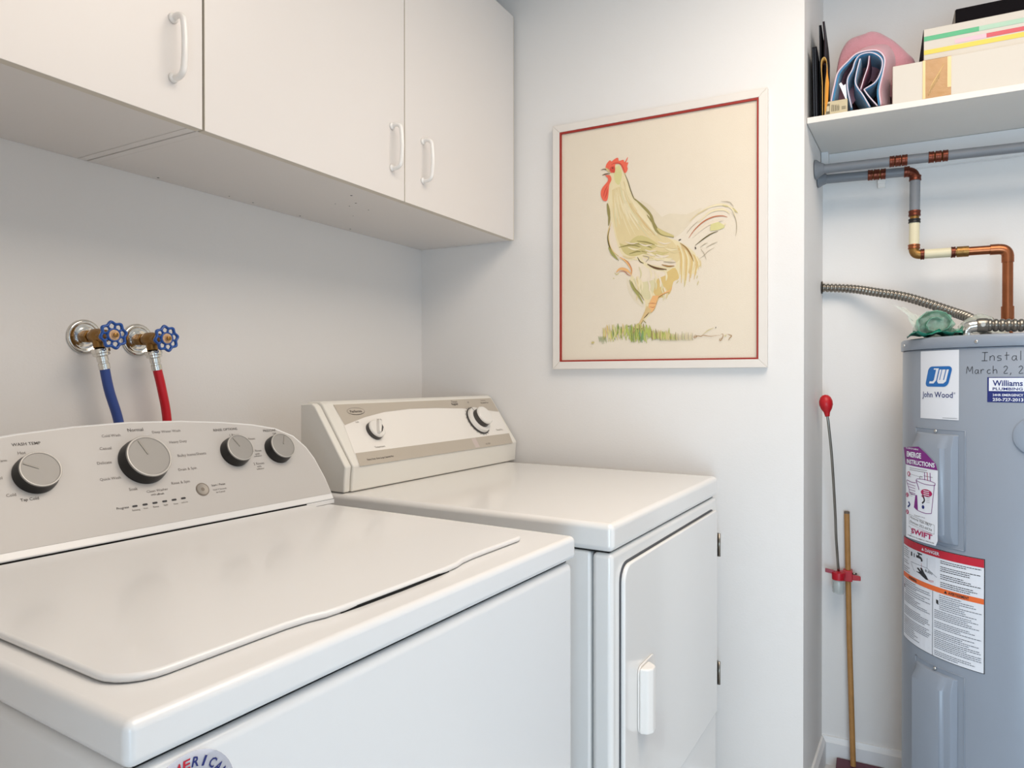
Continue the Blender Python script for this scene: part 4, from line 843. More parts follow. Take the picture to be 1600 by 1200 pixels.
# console
K0, K1, K2 = (1.120, DT_+.0015), (1.115, .975), (1.210, 1.113)
prof = [K0, (1.118, .95), K1, K2, (1.222, 1.120), (1.262, 1.118), (1.262, DT_+.0015)]
bm = NB(); prism(bm, prof, 'x', 1.170, 1.9005); con = obj('console', bm, DPL, t, bevel=.004, seg=3)
bm = NB(); prism(bm, [(y+(.004 if y < 1.23 else 0), z-(.004 if z > 1.1 else 0)) for y, z in prof], 'x', 1.1495, 1.169); obj('console_end_cap', bm, DPL, con, bevel=.004, seg=3)
LL = math.hypot(.095, .138); dn = Vector((0, -.138/LL, .095/LL))
def df(x, s, off=0): return (x, 1.115+.095*s/LL + dn.y*off, .975+.138*s/LL + dn.z*off)
def dpoly(nm, pts, m, off=.0006, par=None, lab=None):
    bm = NB(); flat(bm, [(a/1000, b/1000) for a, b in pts], lambda a, b: df(a, b, off)); return obj(nm, bm, m, par or con, label=lab)
dpoly('control_panel', [(1188, -3), (1872, -3), (1894, 112), (1892, 163), (1202, 163), (1203, 108)], mat('dryer_white_film', (238, 233, 226), .25), .0004)
top = [(1201, 165), (1892.4, 165), (1894.1, 112.5), (1850, 119), (1797.5, 125.3), (1702.5, 133.5), (1581.7, 140), (1468.7, 141.9), (1362.6, 136.7), (1284.9, 125.4), (1205.5, 107.4)]
dpoly('beige_band', top, BEIGE, .0009)
dpoly('beige_band', [(1194.8, 31.1), (1882.0, 32.3), (1871.4, -3), (1189.1, -3)], BEIGE, .0009)
dpoly('label_patch', [(1668, 30), (1690, 31), (1688, 0), (1666, 0)], mat('pale_mauve_print', (202, 188, 182), .4), .0011)
bm = NB()
for s, cx, cy, wd, bo in DT:
    text(bm, s, lambda a, b: df(a, b, .0014), cx/1000, cy/1000, wd/1000*(.8 if bo else .75), bold=.012 if bo else 0, mi=0 if bo else 1)
# logo ellipse ring, pointer ticks round the dials
N = 40
for k in range(N):
    a0, a1 = 2*PI*k/N, 2*PI*(k+1)/N
    th0 = .0006 + .0012*max(0, -math.sin((a0+a1)/2))
    q = [(1.2637+.030*math.cos(a), .1434+.0105*math.sin(a)) for a in (a0, a1)] + [(1.2637+(.030-th0)*math.cos(a), .1434+(.0105-th0)*math.sin(a)) for a in (a1, a0)]
    flat(bm, q, lambda a, b: df(a, b, .0014))
for k in range(22):
    a = 2*PI*k/22; r0, r1 = .0475, .0505
    flat(bm, [(1.748+r0*math.cos(a-.02), .086+r0*math.sin(a-.02)), (1.748+r1*math.cos(a-.02), .086+r1*math.sin(a-.02)), (1.748+r1*math.cos(a+.02), .086+r1*math.sin(a+.02)), (1.748+r0*math.cos(a+.02), .086+r0*math.sin(a+.02))], lambda a, b: df(a, b, .0014))
obj('panel_lettering', bm, [INK, INKL], con, stuff=True)
DPW = mat('dial_white', (232, 228, 222), .25, coat=.4)
DGR = mat('dial_shadow_grey', (72, 68, 66), .4)  # darkened grey, carries the shadow ring round the dials
# small temperature knob: skirt, disc and a raised grip
c = Vector(df(1.291, .084, .001))
bm = NB(); lathe(bm, c, dn, [(0, .0245), (.010, .0240), (.011, .0225)], 40); k = obj('control_knob', bm, DGR, con, smooth=True); smooth_angle(k)
bm = NB(); lathe(bm, c, dn, [(.0105, .0238), (.0145, .0235), (.0165, .0215), (.0165, 0)], 40); smooth_angle(obj('knob_face', bm, DPW, k, smooth=True))
u = Vector((1, 0, 0)); v = Vector((0, .095/LL, .138/LL)); dd = (u*.55+v*.83).normalized(); ee = dn.cross(dd)
bm = NB(); q = [(-.020, -.004), (.020, -.006), (.020, .006), (-.020, .004)]
V0 = [bm.verts.new(c+dn*.0165+dd*a+ee*b) for a, b in q]; V1 = [bm.verts.new(c+dn*.026+dd*a*.92+ee*b*.8) for a, b in q]
bm.faces.new(V1)
for i in range(4): bm.faces.new((V0[i], V0[(i+1) % 4], V1[(i+1) % 4], V1[i]))
obj('knob_grip', bm, DPW, k, bevel=.001)
bm = NB(); flat(bm, [(-.013, .006), (-.004, .0105), (.010, .0125), (.017, .009), (.013, .004), (-.004, .002)], lambda a, b: c+dn*.0172+dd*a+ee*b*-1.25); obj('knob_mark', bm, DGR, k)
# big timer dial
c = Vector(df(1.748, .086, .001))
bm = NB(); lathe(bm, c, dn, [(0, .0455), (.004, .0455), (.005, .044)], 60)
for i in range(36):
    a = 2*PI*i/36; p = c+dn*.0025+u*math.cos(a)*.0455+v*math.sin(a)*.0455; e = (v*math.cos(a)-u*math.sin(a))*.0016
    tube(bm, [p-e, p+e], .0014, 6)
k = obj('timer_dial', bm, DGR, con, smooth=True); smooth_angle(k)
bm = NB(); lathe(bm, c, dn, [(.005, .0435), (.013, .0415), (.014, .040), (.014, .0)], 60); smooth_angle(obj('dial_disc', bm, DPW, k, smooth=True))
bm = NB(); lathe(bm, c, dn, [(.014, .0305), (.030, .0295), (.0305, .0285)], 60); smooth_angle(obj('dial_collar', bm, DGR, k, smooth=True))
bm = NB(); lathe(bm, c, dn, [(.0295, .0300), (.034, .0298), (.037, .027), (.038, .0)], 60); smooth_angle(obj('dial_cap', bm, DPW, k, smooth=True))
bm = NB(); dd = (u*-.35+v*.94).normalized(); ee = dn.cross(dd)
flat(bm, [(.031, -.001), (.041, -.001), (.041, .001), (.031, .001)], lambda a, b: c+dn*.0145+dd*a+ee*b); obj('dial_mark', bm, KINK, k)

# ================================================================ stop valves and hoses (frame A)
def valve(cx, cz, lab1, hosecol, hp, hlab):
    yw = 1.4424
    t = thing('stop_valve', lab1, 'valve', (cx, yw, cz-.034), 'A', 'laundry stop valves on the back wall')
    bm = NB(); lathe(bm, (cx, yw, cz), (0, -1, 0), [(0, .0345), (.003, .0345), (.006, .0325), (.007, .029), (.0045, .0265), (.0035, .022), (.006, .0175), (.006, .010)], 48); obj('escutcheon', bm, CHROME, t, smooth=True)
    bm = NB(); lathe(bm, (cx, yw-.004, cz), (0, -1, 0), [(0, .0135), (.018, .0135), (.019, .012)], 6); obj('wall_nut', bm, BRASS, t, bevel=.0008)
    bm = NB(); lathe(bm, (cx, yw-.022, cz), (0, -1, 0), [(0, .0085), (.006, .0085), (.010, .0125), (.016, .0145), (.034, .0145), (.040, .0125), (.042, .0125), (.050, .0105), (.054, .0065), (.078, .0055)], 28)
    tube(bm, [(cx, yw-.048, cz), (cx, yw-.052, cz-.012), (cx, yw-.054, cz-.024)], [.0115, .0115, .0105], 20)
    smooth_angle(obj('valve_body', bm, BRASS, t, smooth=True))
    bm = NB(); lathe(bm, (cx, yw-.062, cz), (0, -1, 0), [(0, .0135), (.010, .0135)], 6); obj('packing_nut', bm, BRASS, t, bevel=.0008)
    # hand wheel: wavy rim, inner ring, eight spokes
    yy = yw-.101; bm = NB(); n = 64
    pts = [(cx+(.0235+.0022*math.cos(8*2*PI*k/n))*math.cos(2*PI*k/n+.2), yy, cz+(.0235+.0022*math.cos(8*2*PI*k/n))*math.sin(2*PI*k/n+.2)) for k in range(n)]
    V = []
    for k, p in enumerate(pts):
        c = Vector((cx, yy, cz)); d = (Vector(p)-c).normalized()
        V.append([bm.verts.new(Vector(p)+d*.0032*math.cos(2*PI*j/10)+Vector((0, 1, 0))*.0042*math.sin(2*PI*j/10)) for j in range(10)])
    for k in range(n):
        for j in range(10): bm.faces.new((V[k][j], V[(k+1) % n][j], V[(k+1) % n][(j+1) % 10], V[k][(j+1) % 10]))
    lathe(bm, (cx, yy+.003, cz), (0, -1, 0), [(0, .0105), (.0065, .0105), (.0065, .0135), (0, .0135), (0, .0105)], 32)
    for k in range(8):
        a = 2*PI*(k+.5)/8+.2; d = Vector((math.cos(a), 0, math.sin(a))); c = Vector((cx, yy, cz))
        tube(bm, [c+d*.0125, c+d*.0225], .0024, 8)
    wh = obj('hand_wheel', bm, BLUEW, t, smooth=True, label='blue scalloped hand wheel')
    bm = NB(); lathe(bm, (cx, yy+.003, cz), (0, -1, 0), [(0, .0104), (.006, .0104), (.0062, .006), (.009, .0055), (.009, 0)], 24); obj('wheel_badge', bm, mat('worn_copper_disc', (212, 176, 140), .5, metal=.3, var=.5, vscale=260), wh)
    bm = NB(); lathe(bm, (cx, yy-.006, cz), (0, -1, 0), [(0, .0045), (.004, .0045), (.005, .002), (.005, 0)], 12); obj('wheel_screw', bm, BRASS, wh)
    hp = [Vector(p) for p in hp]; d = (hp[1]-hp[0]).normalized()
    h = thing('supply_hose', hlab, 'hose', tuple(hp[0]), 'A', 'washing machine supply hoses')
    bm = NB(); lathe(bm, hp[0], d, [(0, .0165), (.002, .0172), (.008, .0172), (.0095, .0155), (.014, .0155), (.016, .012), (.016, .0)], 28); smooth_angle(obj('coupling_nut', bm, CHROME, h, smooth=True))
    bm = NB(); lathe(bm, hp[0]+d*.014, d, [(0, .0105), (.012, .0105), (.013, .0092), (.016, .0092), (.017, .0105), (.028, .0105), (.028, 0)], 24); smooth_angle(obj('ferrule', bm, CHROME, h, smooth=True))
    bm = NB(); q = [hp[0]+d*.030] + hp[2:]; tube(bm, bez(q, 8), .0092, 18); obj('hose', bm, hosecol, h, smooth=True)
valve(.7998, 1.2575, 'brass stop valve with blue wheel feeding the blue hose, left one', BLUEH, [(.7998, 1.3865, 1.2330), (.806, 1.386, 1.205), (.816, 1.384, 1.150), (.833, 1.38, 1.085), (.846, 1.37, .98), (.85, 1.36, .90)], 'blue washing machine hose dropping behind the grey console')
valve(.9113, 1.2566, 'brass stop valve with blue wheel feeding the red hose, right one', REDH, [(.9113, 1.3865, 1.2325), (.917, 1.386, 1.205), (.930, 1.385, 1.150), (.941, 1.384, 1.085), (.943, 1.38, .98), (.94, 1.37, .90)], 'red washing machine hose dropping behind the grey console')

# ================================================================ closet shelf and what lies on it
SZ0, SZ1, SXF = 1.8506, 1.8666, 2.012
def yl(x): return YE-.0012-(x-XW)*(YE-.1409)/(XC-XW)     # left closet wall
t = thing('closet_shelf', 'white melamine shelf spanning the closet above the pipes', 'shelf', (XC-.001, -.5, SZ0))
bm = NB(); prism(bm, [(SXF, yl(SXF)), (XC-.001, yl(XC)), (XC-.001, -1.245), (SXF, -1.245)], 'z', SZ0, SZ1); obj('shelf_board', bm, SHELFM, t, bevel=.001)
bm = NB(); box(bm, XC-.020, XC-.0006, -1.245, yl(XC)-.001, 1.7778, SZ0-.0004); obj('back_cleat', bm, TRIM, t, bevel=.0012)
bm = NB(); prism(bm, [(2.285, yl(2.285)-.0005), (2.285, yl(2.285)-.019), (2.312, yl(2.312)-.019), (2.312, yl(2.312)-.0005)], 'z', 1.80, SZ0-.0004); obj('side_cleat', bm, TRIM, t)
Z0 = SZ1+.0004
# cardboard boxes
def bxthing(name, lab, x0, x1, y0, y1, z0, z1, m, bev=.0012, cat='box'):
    t = thing(name, lab, cat, ((x0+x1)/2, (y0+y1)/2, z0)); obj('carton', box(NB(), x0, x1, y0, y1, z0, z1), m, t, bevel=bev, seg=1); return t
b1 = bxthing('storage_box', 'long white cardboard box with brown packing tape, on the closet shelf', 2.016, 2.122, -.56, -.0395, Z0, 1.9625, CARDB)
bm = NB(); box(bm, 2.0152, 2.0158, -.1655, -.1050, Z0+.0006, 1.9622); box(bm, 2.0152, 2.12, -.1655, -.1050, 1.9627, 1.9631); obj('packing_tape', bm, TAPE, b1)
bm = NB(); box(bm, 2.0146, 2.0151, -.1110, -.1050, Z0+.0006, 1.9622); box(bm, 2.0146, 2.0151, -.1655, -.1575, Z0+.02, 1.9622); obj('tape_edge', bm, TAPEL, b1)
bm = NB()
for i in range(7):
    y = -.118-i*.0035; z = 1.875+i*.006
    tube(bm, [(2.0150, y, z), (2.0148, y-.004, z+.02), (2.0150, y-.012, z+.036)], .0006, 6)
obj('tape_wrinkle', bm, TAPEL, b1, smooth=True)
b2 = bxthing('striped_box', 'white box with green, red and yellow stripes, on top of the taped box', 2.040, 2.25, -.52, -.1085, 1.9636, 2.0505, CARDB)
def stripe(nm, ya, yb, za, zb, m, sl=0):
    bm = NB(); V = [bm.verts.new(p) for p in ((2.0394, ya, za), (2.0394, yb, za+sl), (2.0394, yb, zb+sl), (2.0394, ya, zb))]; bm.faces.new(V); obj(nm, bm, m, b2)
stripe('green_stripe', -.109, -.225, 2.0200, 2.0315, GREEN1); stripe('green_stripe', -.225, -.5195, 2.0200, 2.0315, GREEN2)
stripe('yellow_stripe', -.109, -.5195, 1.9860, 1.9975, YEL1)
stripe('pink_stripe', -.175, -.240, 2.0005, 2.0110, PINK1); stripe('red_stripe', -.240, -.5195, 2.0005, 2.0110, RED1)
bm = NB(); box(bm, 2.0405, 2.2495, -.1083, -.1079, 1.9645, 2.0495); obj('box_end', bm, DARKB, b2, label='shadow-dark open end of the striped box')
b3 = bxthing('black_case', 'flat black case on top of the striped box, cut off by the frame', 2.075, 2.24, -.48, -.1790, 2.0512, 2.1010, DARKB, .002, 'case')
bm = NB(); box(bm, 2.077, 2.238, -.1788, -.1784, 2.0520, 2.1000); obj('case_end', bm, mat('grey_board', (150, 144, 134), .7), b3)
# dark folders standing at the left wall
def slab(bm, x0, x1, pts, th):   # pts: (y,z) bottom to top, thin card following them, depth x0..x1
    L = [(y+th/2, z) for y, z in pts] + [(y-th/2, z) for y, z in pts[::-1]]
    prism(bm, L, 'x', x0, x1)
def folder(lab, x0, x1, pts, th, m, extra=None, name='folder'):
    t = thing(name, lab, name.replace('_', ' '), ((x0+x1)/2, pts[0][0], pts[0][1]))
    bm = NB(); slab(bm, x0, x1, pts, th); obj('cover', bm, m, t, bevel=.0006, seg=1)
    if extra:
        bm = NB()
        for dy in extra: slab(bm, x0-.0008, x1-.006, [(y+dy, z+.001 if i == 0 else z-.003) for i, (y, z) in enumerate(pts)], .0007)
        obj('loose_sheet', bm, mat('sheet_edge', (88, 96, 104), .6), t)
    return t
folder('short black folder leaning against the left closet wall, lowest of the dark ones', 2.022, 2.27, [(.1395, Z0), (.1410, 1.95), (.1435, 2.055)], .0125, DARKG, (.0035, -.0018))
folder('tall black folder standing beside the closet wall, left one of the tall pair', 2.066, 2.25, [(.1290, Z0), (.1300, 2.0), (.1320, 2.13)], .0065, DARKB, (.002,))
folder('tall brown-black folder with a pale torn corner, right one of the tall pair', 2.064, 2.25, [(.1205, Z0), (.1205, 1.98), (.1200, 2.09), (.1235, 2.137)], .0055, mat('brown_black_card', (44, 34, 39), .8, spec=.15, var=.2), (-.002,))
# amber folded card: a loop with two legs
t = thing('amber_folder', 'amber card folder bent into a loop, left of the pink blanket', 'folder', (2.15, .118, Z0))
crv = [Vector((0, y, z)) for y, z in ((.1235, Z0+.001), (.1240, 1.95), (.1262, 1.99), (.1258, 2.014), (.1195, 2.022), (.1138, 2.012), (.1130, 1.985), (.1165, 1.95), (.1175, 1.92), (.1180, Z0+.001))]
cc = bez([(2.020, p.y, p.z) for p in crv], 5)
bm = NB(); sheet(bm, [cc, [p+Vector((.040, 0, 0)) for p in cc]]); obj('card_loop', bm, mat('tan_card', (206, 168, 96), .6, var=.1), t, solid=.0012, smooth=True)
bm = NB(); cc = [Vector((2.0205, y, z)) for y, z in ((.1162, Z0+.001), (.1150, 1.90), (.1120, 1.95), (.1080, 1.965), (.1130, 2.0))]
V = [bm.verts.new(p) for p in ((2.019, .1172, Z0+.002), (2.019, .1095, 1.905), (2.019, .1075, 1.952), (2.019, .1128, 1.995), (2.019, .1160, 1.93))]
bm.faces.new(V); obj('amber_flap', bm, AMBER, t, solid=.001)
# folded blanket
t = thing('pink_blanket', 'rolled pink blanket with blue fleece lining, standing on the closet shelf', 'blanket', (2.16, .04, Z0))
F_OUT, F_IN1, F_IN2, F_IN3, F_DARK, F_TAG = FOLDS
ZC = Z0+.004
def lift(L): return [(y, max(z, ZC)) for y, z in L]
F_OUT = [(min(y, .1035-.0005*i), z) for i, (y, z) in enumerate(F_OUT)]
F_OUT, F_IN1, F_IN2, F_IN3, F_DARK = map(lift, (F_OUT, F_IN1, F_IN2, F_IN3, F_DARK))
def pathx(L, x, n=5): return [Vector((x, p.x, p.y)) for p in bez([(y, z, 0) for y, z in L], n)]
def loftc(L, xs, fn, n=5):
    rows = []
    for x in xs: rows.append([fn(p.copy(), x) for p in pathx(L, x, n)])
    return rows
cyc = .045
def swell(p, x):
    k = (x-2.035)/.26; k = max(0, min(1, k)); g = math.sin(min(1, k*1.5)*PI*.5)
    p.z = ZC+(p.z-ZC)*(1+.42*g) + .004*math.sin(x*60+p.y*70)*k
    p.y = cyc+(p.y-cyc)*(1+.18*g)-.02*g + .003*math.sin(x*45+p.z*80)*k
    p.z = max(p.z, ZC); p.y = min(p.y, .1035); return p
xs = [2.035+.009*i for i in range(13)]
bm = NB(); sheet(bm, loftc(F_OUT, xs, swell)); obj('outer_layer', bm, PINK, t, solid=.0045, smooth=True)
def shrink(p, x):
    q = swell(p, x); q.y = cyc+(q.y-cyc)*.93; q.z = ZC+(q.z-ZC)*.965; return q
bm = NB(); sheet(bm, loftc(F_OUT, xs[:9], shrink)); obj('lining', bm, BLUEF, t, solid=.004, smooth=True)
def fold(L, m, nm, d=.13, th=.0048):
    def wv(p, x):
        k = (x-2.036)/.13; p.y += .006*k*math.sin(p.z*40); p.z = max(ZC, p.z+.004*k); return p
    bm = NB(); sheet(bm, loftc(L, [2.036+d*i/8 for i in range(9)], wv)); o = obj(nm, bm, m, t, solid=th, smooth=True)
    bm = NB(); tube(bm, pathx(L, 2.0345, 5), th*.32, 8); obj('edge_binding', bm, EDGEF, o, smooth=True)
bm = NB(); tube(bm, pathx(F_OUT, 2.034, 5), .0017, 8); obj('edge_binding', bm, EDGEF, t, smooth=True)
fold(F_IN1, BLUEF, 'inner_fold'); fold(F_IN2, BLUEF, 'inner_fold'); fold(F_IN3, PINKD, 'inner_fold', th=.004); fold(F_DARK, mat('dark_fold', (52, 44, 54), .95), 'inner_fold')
# pink bulk of the blanket behind the roll, sagging behind the box
bm = NB(); rows = []; base = [(.108, ZC), (.1085, 1.93), (.1060, 1.99), (.0930, 2.055), (.0680, 2.100), (.0350, 2.120), (.0000, 2.119), (-.0330, 2.099), (-.0580, 2.070), (-.0780, 2.044), (-.0960, 2.016), (-.0985, 1.96), (-.0980, ZC)]
for i, (x, k) in enumerate([(2.128, .80), (2.129, .86), (2.133, .92), (2.142, .97), (2.155, 1.0), (2.175, 1.0), (2.20, .99), (2.23, .97), (2.26, .93), (2.285, .86), (2.30, .70)]):
    L = bez([(y, z, 0) for y, z in base], 5); R_ = []
    for p in L:
        w_ = .0035*math.sin(p.x*85+i*.55)+.0030*math.sin(p.y*60+p.x*40-i*.4)
        y = .006+(p.x-.006)*(k*.5+.5)+w_*.5; z = ZC+(p.y-ZC)*k+(w_ if p.y > 1.9 else 0)
        R_.append(Vector((x, max(-.1035, min(y, .1045)), max(z, ZC))))
    rows.append(R_)
sheet(bm, rows); n_ = len(rows[0]); c0 = bm.verts.new((2.130, .01, 1.98)); c1 = bm.verts.new((2.302, .01, 1.96)); bm.verts.ensure_lookup_table()
for j in range(n_-1):
    bm.faces.new((bm.verts[j], c0, bm.verts[j+1])); o_ = n_*(len(rows)-1); bm.faces.new((bm.verts[o_+j], bm.verts[o_+j+1], c1))
obj('loose_layer', bm, PINK, t, smooth=True)
bm = NB(); V = [bm.verts.new((2.0285, y, z)) for y, z in F_TAG]; bm.faces.new(V); obj('care_tag', bm, WHITEP, t, solid=.0006)
# small printed card in front of the blanket
t = thing('printed_card', 'small beige printed card lying upright at the front of the closet shelf', 'card', (2.022, .091, Z0))
bm = NB(); box(bm, 2.0215, 2.0265, .0635, .1175, Z0, 1.9030); obj('card_body', bm, CARDT, t, bevel=.0004, seg=1)
bm = NB()
fn = lambda a, b: (2.0211, .1175-a, 1.8674+b)
flat(bm, [(.003, .003), (.012, .003), (.012, .030), (.003, .030)], fn, 1); flat(bm, [(.004, .010), (.011, .010), (.011, .024), (.004, .024)], lambda a, b: (2.0209, .1175-a, 1.8674+b), 0)
for k in range(5): flat(bm, [(.016+k*.004, .008), (.018+k*.004, .008), (.0185+k*.004, .026-k*.002), (.0165+k*.004, .026)], fn, 1)
for k in range(3): flat(bm, [(.040, .010+k*.003), (.050, .010+k*.003), (.050, .0115+k*.003), (.040, .0115+k*.003)], fn, 1)
obj('card_print', bm, [CARDT, mat('card_ink', (104, 96, 78), .7)], t)

# ================================================================ pipes
R = .0128
def seg(t, nm, a, b, r, m, n=20):
    bm = NB(); tube(bm, [a, b], r, n); o = obj(nm, bm, m, t, smooth=True); smooth_angle(o); return o
def ring(t, a, b, r=R+.0018, m=None, nm='crimp_ring'):
    a, b = Vector(a), Vector(b); d = b-a; L = d.length
    bm = NB(); lathe(bm, a, d, [(0, R*.9), (0, r), (L*.12, r+.0006), (L*.3, r), (L*.5, r-.0003), (L*.7, r), (L*.88, r+.0006), (L, r), (L, R*.9)], 24)
    smooth_angle(obj(nm, bm, m or COPD, t, smooth=True), 50)
def elbow(t, p, din, dout, r, m, rad=.020, nm='elbow'):
    p, din, dout = Vector(p), Vector(din).normalized(), Vector(dout).normalized(); a = p-din*rad; b = p+dout*rad
    pts = [a.lerp(p, k)*(1-k) + p.lerp(b, k)*k for k in [i/8 for i in range(9)]]
    bm = NB(); tube(bm, pts, r, 20); o = obj(nm, bm, m, t, smooth=True); smooth_angle(o)
# upper pipe
t = thing('water_pipe', 'straight grey water pipe with copper rings, the upper of two under the shelf', 'pipe', (2.163, .1505, 1.7662))
zu = lambda y: 1.7662+(y-.12)*.0198
P = lambda y: (2.163, y, zu(y))
bm = NB(); lathe(bm, (2.163, yl(2.163)-.0004, zu(.15)), (-.064, -1, 0), [(0, .0275), (.003, .0275), (.006, .0255), (.012, .020), (.022, .0145), (.024, .0130)], 32); obj('wall_flange', bm, GREYP, t, smooth=True)
seg(t, 'pipe_length', P(.145), P(-.0360), R, GREYP); seg(t, 'pipe_length', P(-.0775), P(-.127), R, GREYP); seg(t, 'pipe_length', P(-.1710), P(-1.24), R, GREYP)
for a, b in ((-.0355, -.0473), (-.049, -.063), (-.0645, -.0778), (-.1267, -.1395), (-.142, -.156), (-.159, -.171)): ring(t, P(a), P(b))
bm = NB(); tube(bm, [P(-.034), P(-.173)], R*.93, 16); obj('coupling_body', bm, BRASS, t, smooth=True)
# lower pipe
t = thing('copper_riser_pipe', 'lower pipe stepping down from grey to cream to copper into the tank top', 'pipe', (2.214, .1475, 1.7500))
zl = lambda y: 1.7500+(y-.12)*.033
P = lambda y: (2.214, y, zl(y))
bm = NB(); lathe(bm, (2.214, yl(2.214)-.0004, zl(.145)), (-.064, -1, 0), [(0, .0225), (.003, .0225), (.006, .0215), (.012, .018), (.022, .0145), (.024, .0130)], 32); obj('wall_flange', bm, GREYP, t, smooth=True)
seg(t, 'pipe_length', P(.142), P(.0173), R, GREYP); seg(t, 'pipe_length', P(-.027), P(-.0720), R, GREYP)
for a, b in ((.0173, .0048), (.003, -.012), (-.0145, -.027)): ring(t, P(a), P(b))
ring(t, P(-.0717), P(-.0850))
yd = -.0985
elbow(t, (2.214, yd, zl(-.098)), (0, -1, -.03), (0, 0, -1), R*.98, COPD, .022)
bm = NB(); tube(bm, [P(.02), P(-.03)], R*.93, 16); obj('coupling_body', bm, BRASS, t, smooth=True)
D = lambda z: (2.214, yd+(1.73-z)*.012, z)
ring(t, D(1.7300), D(1.7160)); seg(t, 'pipe_length', D(1.7165), D(1.6335), R, GREYP); ring(t, D(1.634), D(1.619)); seg(t, 'coupling_body', D(1.621), D(1.606), R*.9, BRASS)
ring(t, D(1.611), D(1.600), m=BLACK); seg(t, 'pipe_length', D(1.6005), D(1.540), R, CREAMP); ring(t, D(1.541), D(1.529), m=COPPER)
seg(t, 'coupling_body', D(1.530), D(1.5285), R*.9, BRASS)
ze = 1.5130
elbow(t, (2.214, yd+.0026, ze), (0, 0, -1), (0, -1, 0), R, BRASS, .0165)
Hh = lambda y: (2.214, y, ze-(y+.1)*(-.006)+.0)
ring(t, Hh(-.1115), Hh(-.1205)); seg(t, 'pipe_length', Hh(-.120), Hh(-.1825), R, CREAMP); ring(t, Hh(-.1825), Hh(-.1925))
seg(t, 'coupling_body', Hh(-.192), Hh(-.196), R*.85, BRASS); seg(t, 'brass_adapter', Hh(-.1955), Hh(-.2225), R+.0016, BRASS)
seg(t, 'copper_length', Hh(-.222), Hh(-.276), R*.92, COPPER)
seg(t, 'elbow_cup', Hh(-.270), Hh(-.2885), R+.0012, COPPER)
elbow(t, (2.214, -.3085, ze-.0012), (0, -1, 0), (0, 0, -1), R+.0010, COPPER, .021)
seg(t, 'elbow_cup', (2.214, -.3085, 1.494), (2.214, -.3085, 1.476), R+.0012, COPPER)
seg(t, 'copper_length', (2.214, -.3085, 1.477), (2.214, -.3085, 1.360), R*.95, COPPER)
seg(t, 'coupling_sleeve', (2.214, -.3085, 1.361), (2.214, -.3085, 1.328), R+.0018, COPPER)
seg(t, 'copper_length', (2.214, -.3085, 1.329), (2.214, -.3085, 1.2735), R*.95, COPPER)
t = thing('pipe_clip', 'small white clip on the closet wall under the lower pipe', 'clip', (XC-.0006, -.0185, 1.734))
bm = NB(); box(bm, XC-.016, XC-.0006, -.0275, -.0075, 1.734, 1.776); box(bm, XC-.022, XC-.0165, -.0275, -.0075, 1.745, 1.776); obj('clip_body', bm, HPL, t, bevel=.0015)

# ================================================================ water heater (frame B)
TX, TY, TR, TZ = 2.0527, -.3147, .25, 1.2685
t = thing('water_heater', 'tall grey cylindrical water heater with stickers, in the closet', 'water heater', (TX, TY, 0))
bm = NB(); lathe(bm, (TX, TY, .012), (0, 0, 1), [(0, .235), (0, TR-.004), (.004, TR), (1.226, TR), (1.229, TR-.002), (1.229, 0)], 128); smooth_angle(obj('tank_shell', bm, TANK, t, smooth=True))
for a in (60, 180, 300):
    bm = NB(); p = (TX+.2*math.cos(math.radians(a)), TY+.2*math.sin(math.radians(a)), 0); lathe(bm, p, (0, 0, 1), [(0, .02), (.012, .02)], 12); obj('foot', bm, BLACK, t)
bm = NB(); lathe(bm, (TX, TY, 1.2418), (0, 0, 1), [(0, TR-.01), (0, TR+.0032), (.0012, TR+.0040), (.0225, TR+.0040), (.0262, TR+.001), (.0275, TR-.006), (.0285, 0)], 128); lid = obj('tank_lid', bm, TANK, t, smooth=True); smooth_angle(lid, 50)
def tc(a, z, off=0):
    a = math.radians(a); return Vector((TX+(TR+off)*math.cos(a), TY+(TR+off)*math.sin(a), z))
SCR = mat('screw_zinc', (196, 196, 194), .25, metal=1)
def tscrew(par, a, z, off):
    d = (tc(a, z, 1)-tc(a, z, 0)); bm = NB(); lathe(bm, tc(a, z, off), d, [(-.002, .0042), (.0012, .0042), (.0026, .0025), (.0026, 0)], 14); obj('screw', bm, SCR, par, smooth=True)
tscrew(lid, 102.4, 1.2545, .004); tscrew(lid, 152.8, 1.2530, .004); tscrew(lid, 200, 1.2530, .004)
def tgrid(nm, a0, a1, z0, z1, off, m, par, lab=None, na=12):
    bm = NB(); quadgrid(bm, a0, a1, z0, z1, lambda a, z: tc(a, z, off), na, 1); return obj(nm, bm, m, par, smooth=True, label=lab)
MPD = PI/180*TR          # metres per degree
def T2(off): return lambda x, z: tc(x, z, off)     # x in degrees
def ttext(bm, s, a0, a1, z, off, bold=0, mi=0, h=None, shear=0, ang=0, dz=0):
    # text runs with increasing angle; widths handled in metres then mapped
    fn = lambda x, y: tc((a0+a1)/2 + x/MPD, z+y, off)
    text(bm, s, fn, 0, 0, abs(a1-a0)*MPD, bold, mi, h, shear, ang)
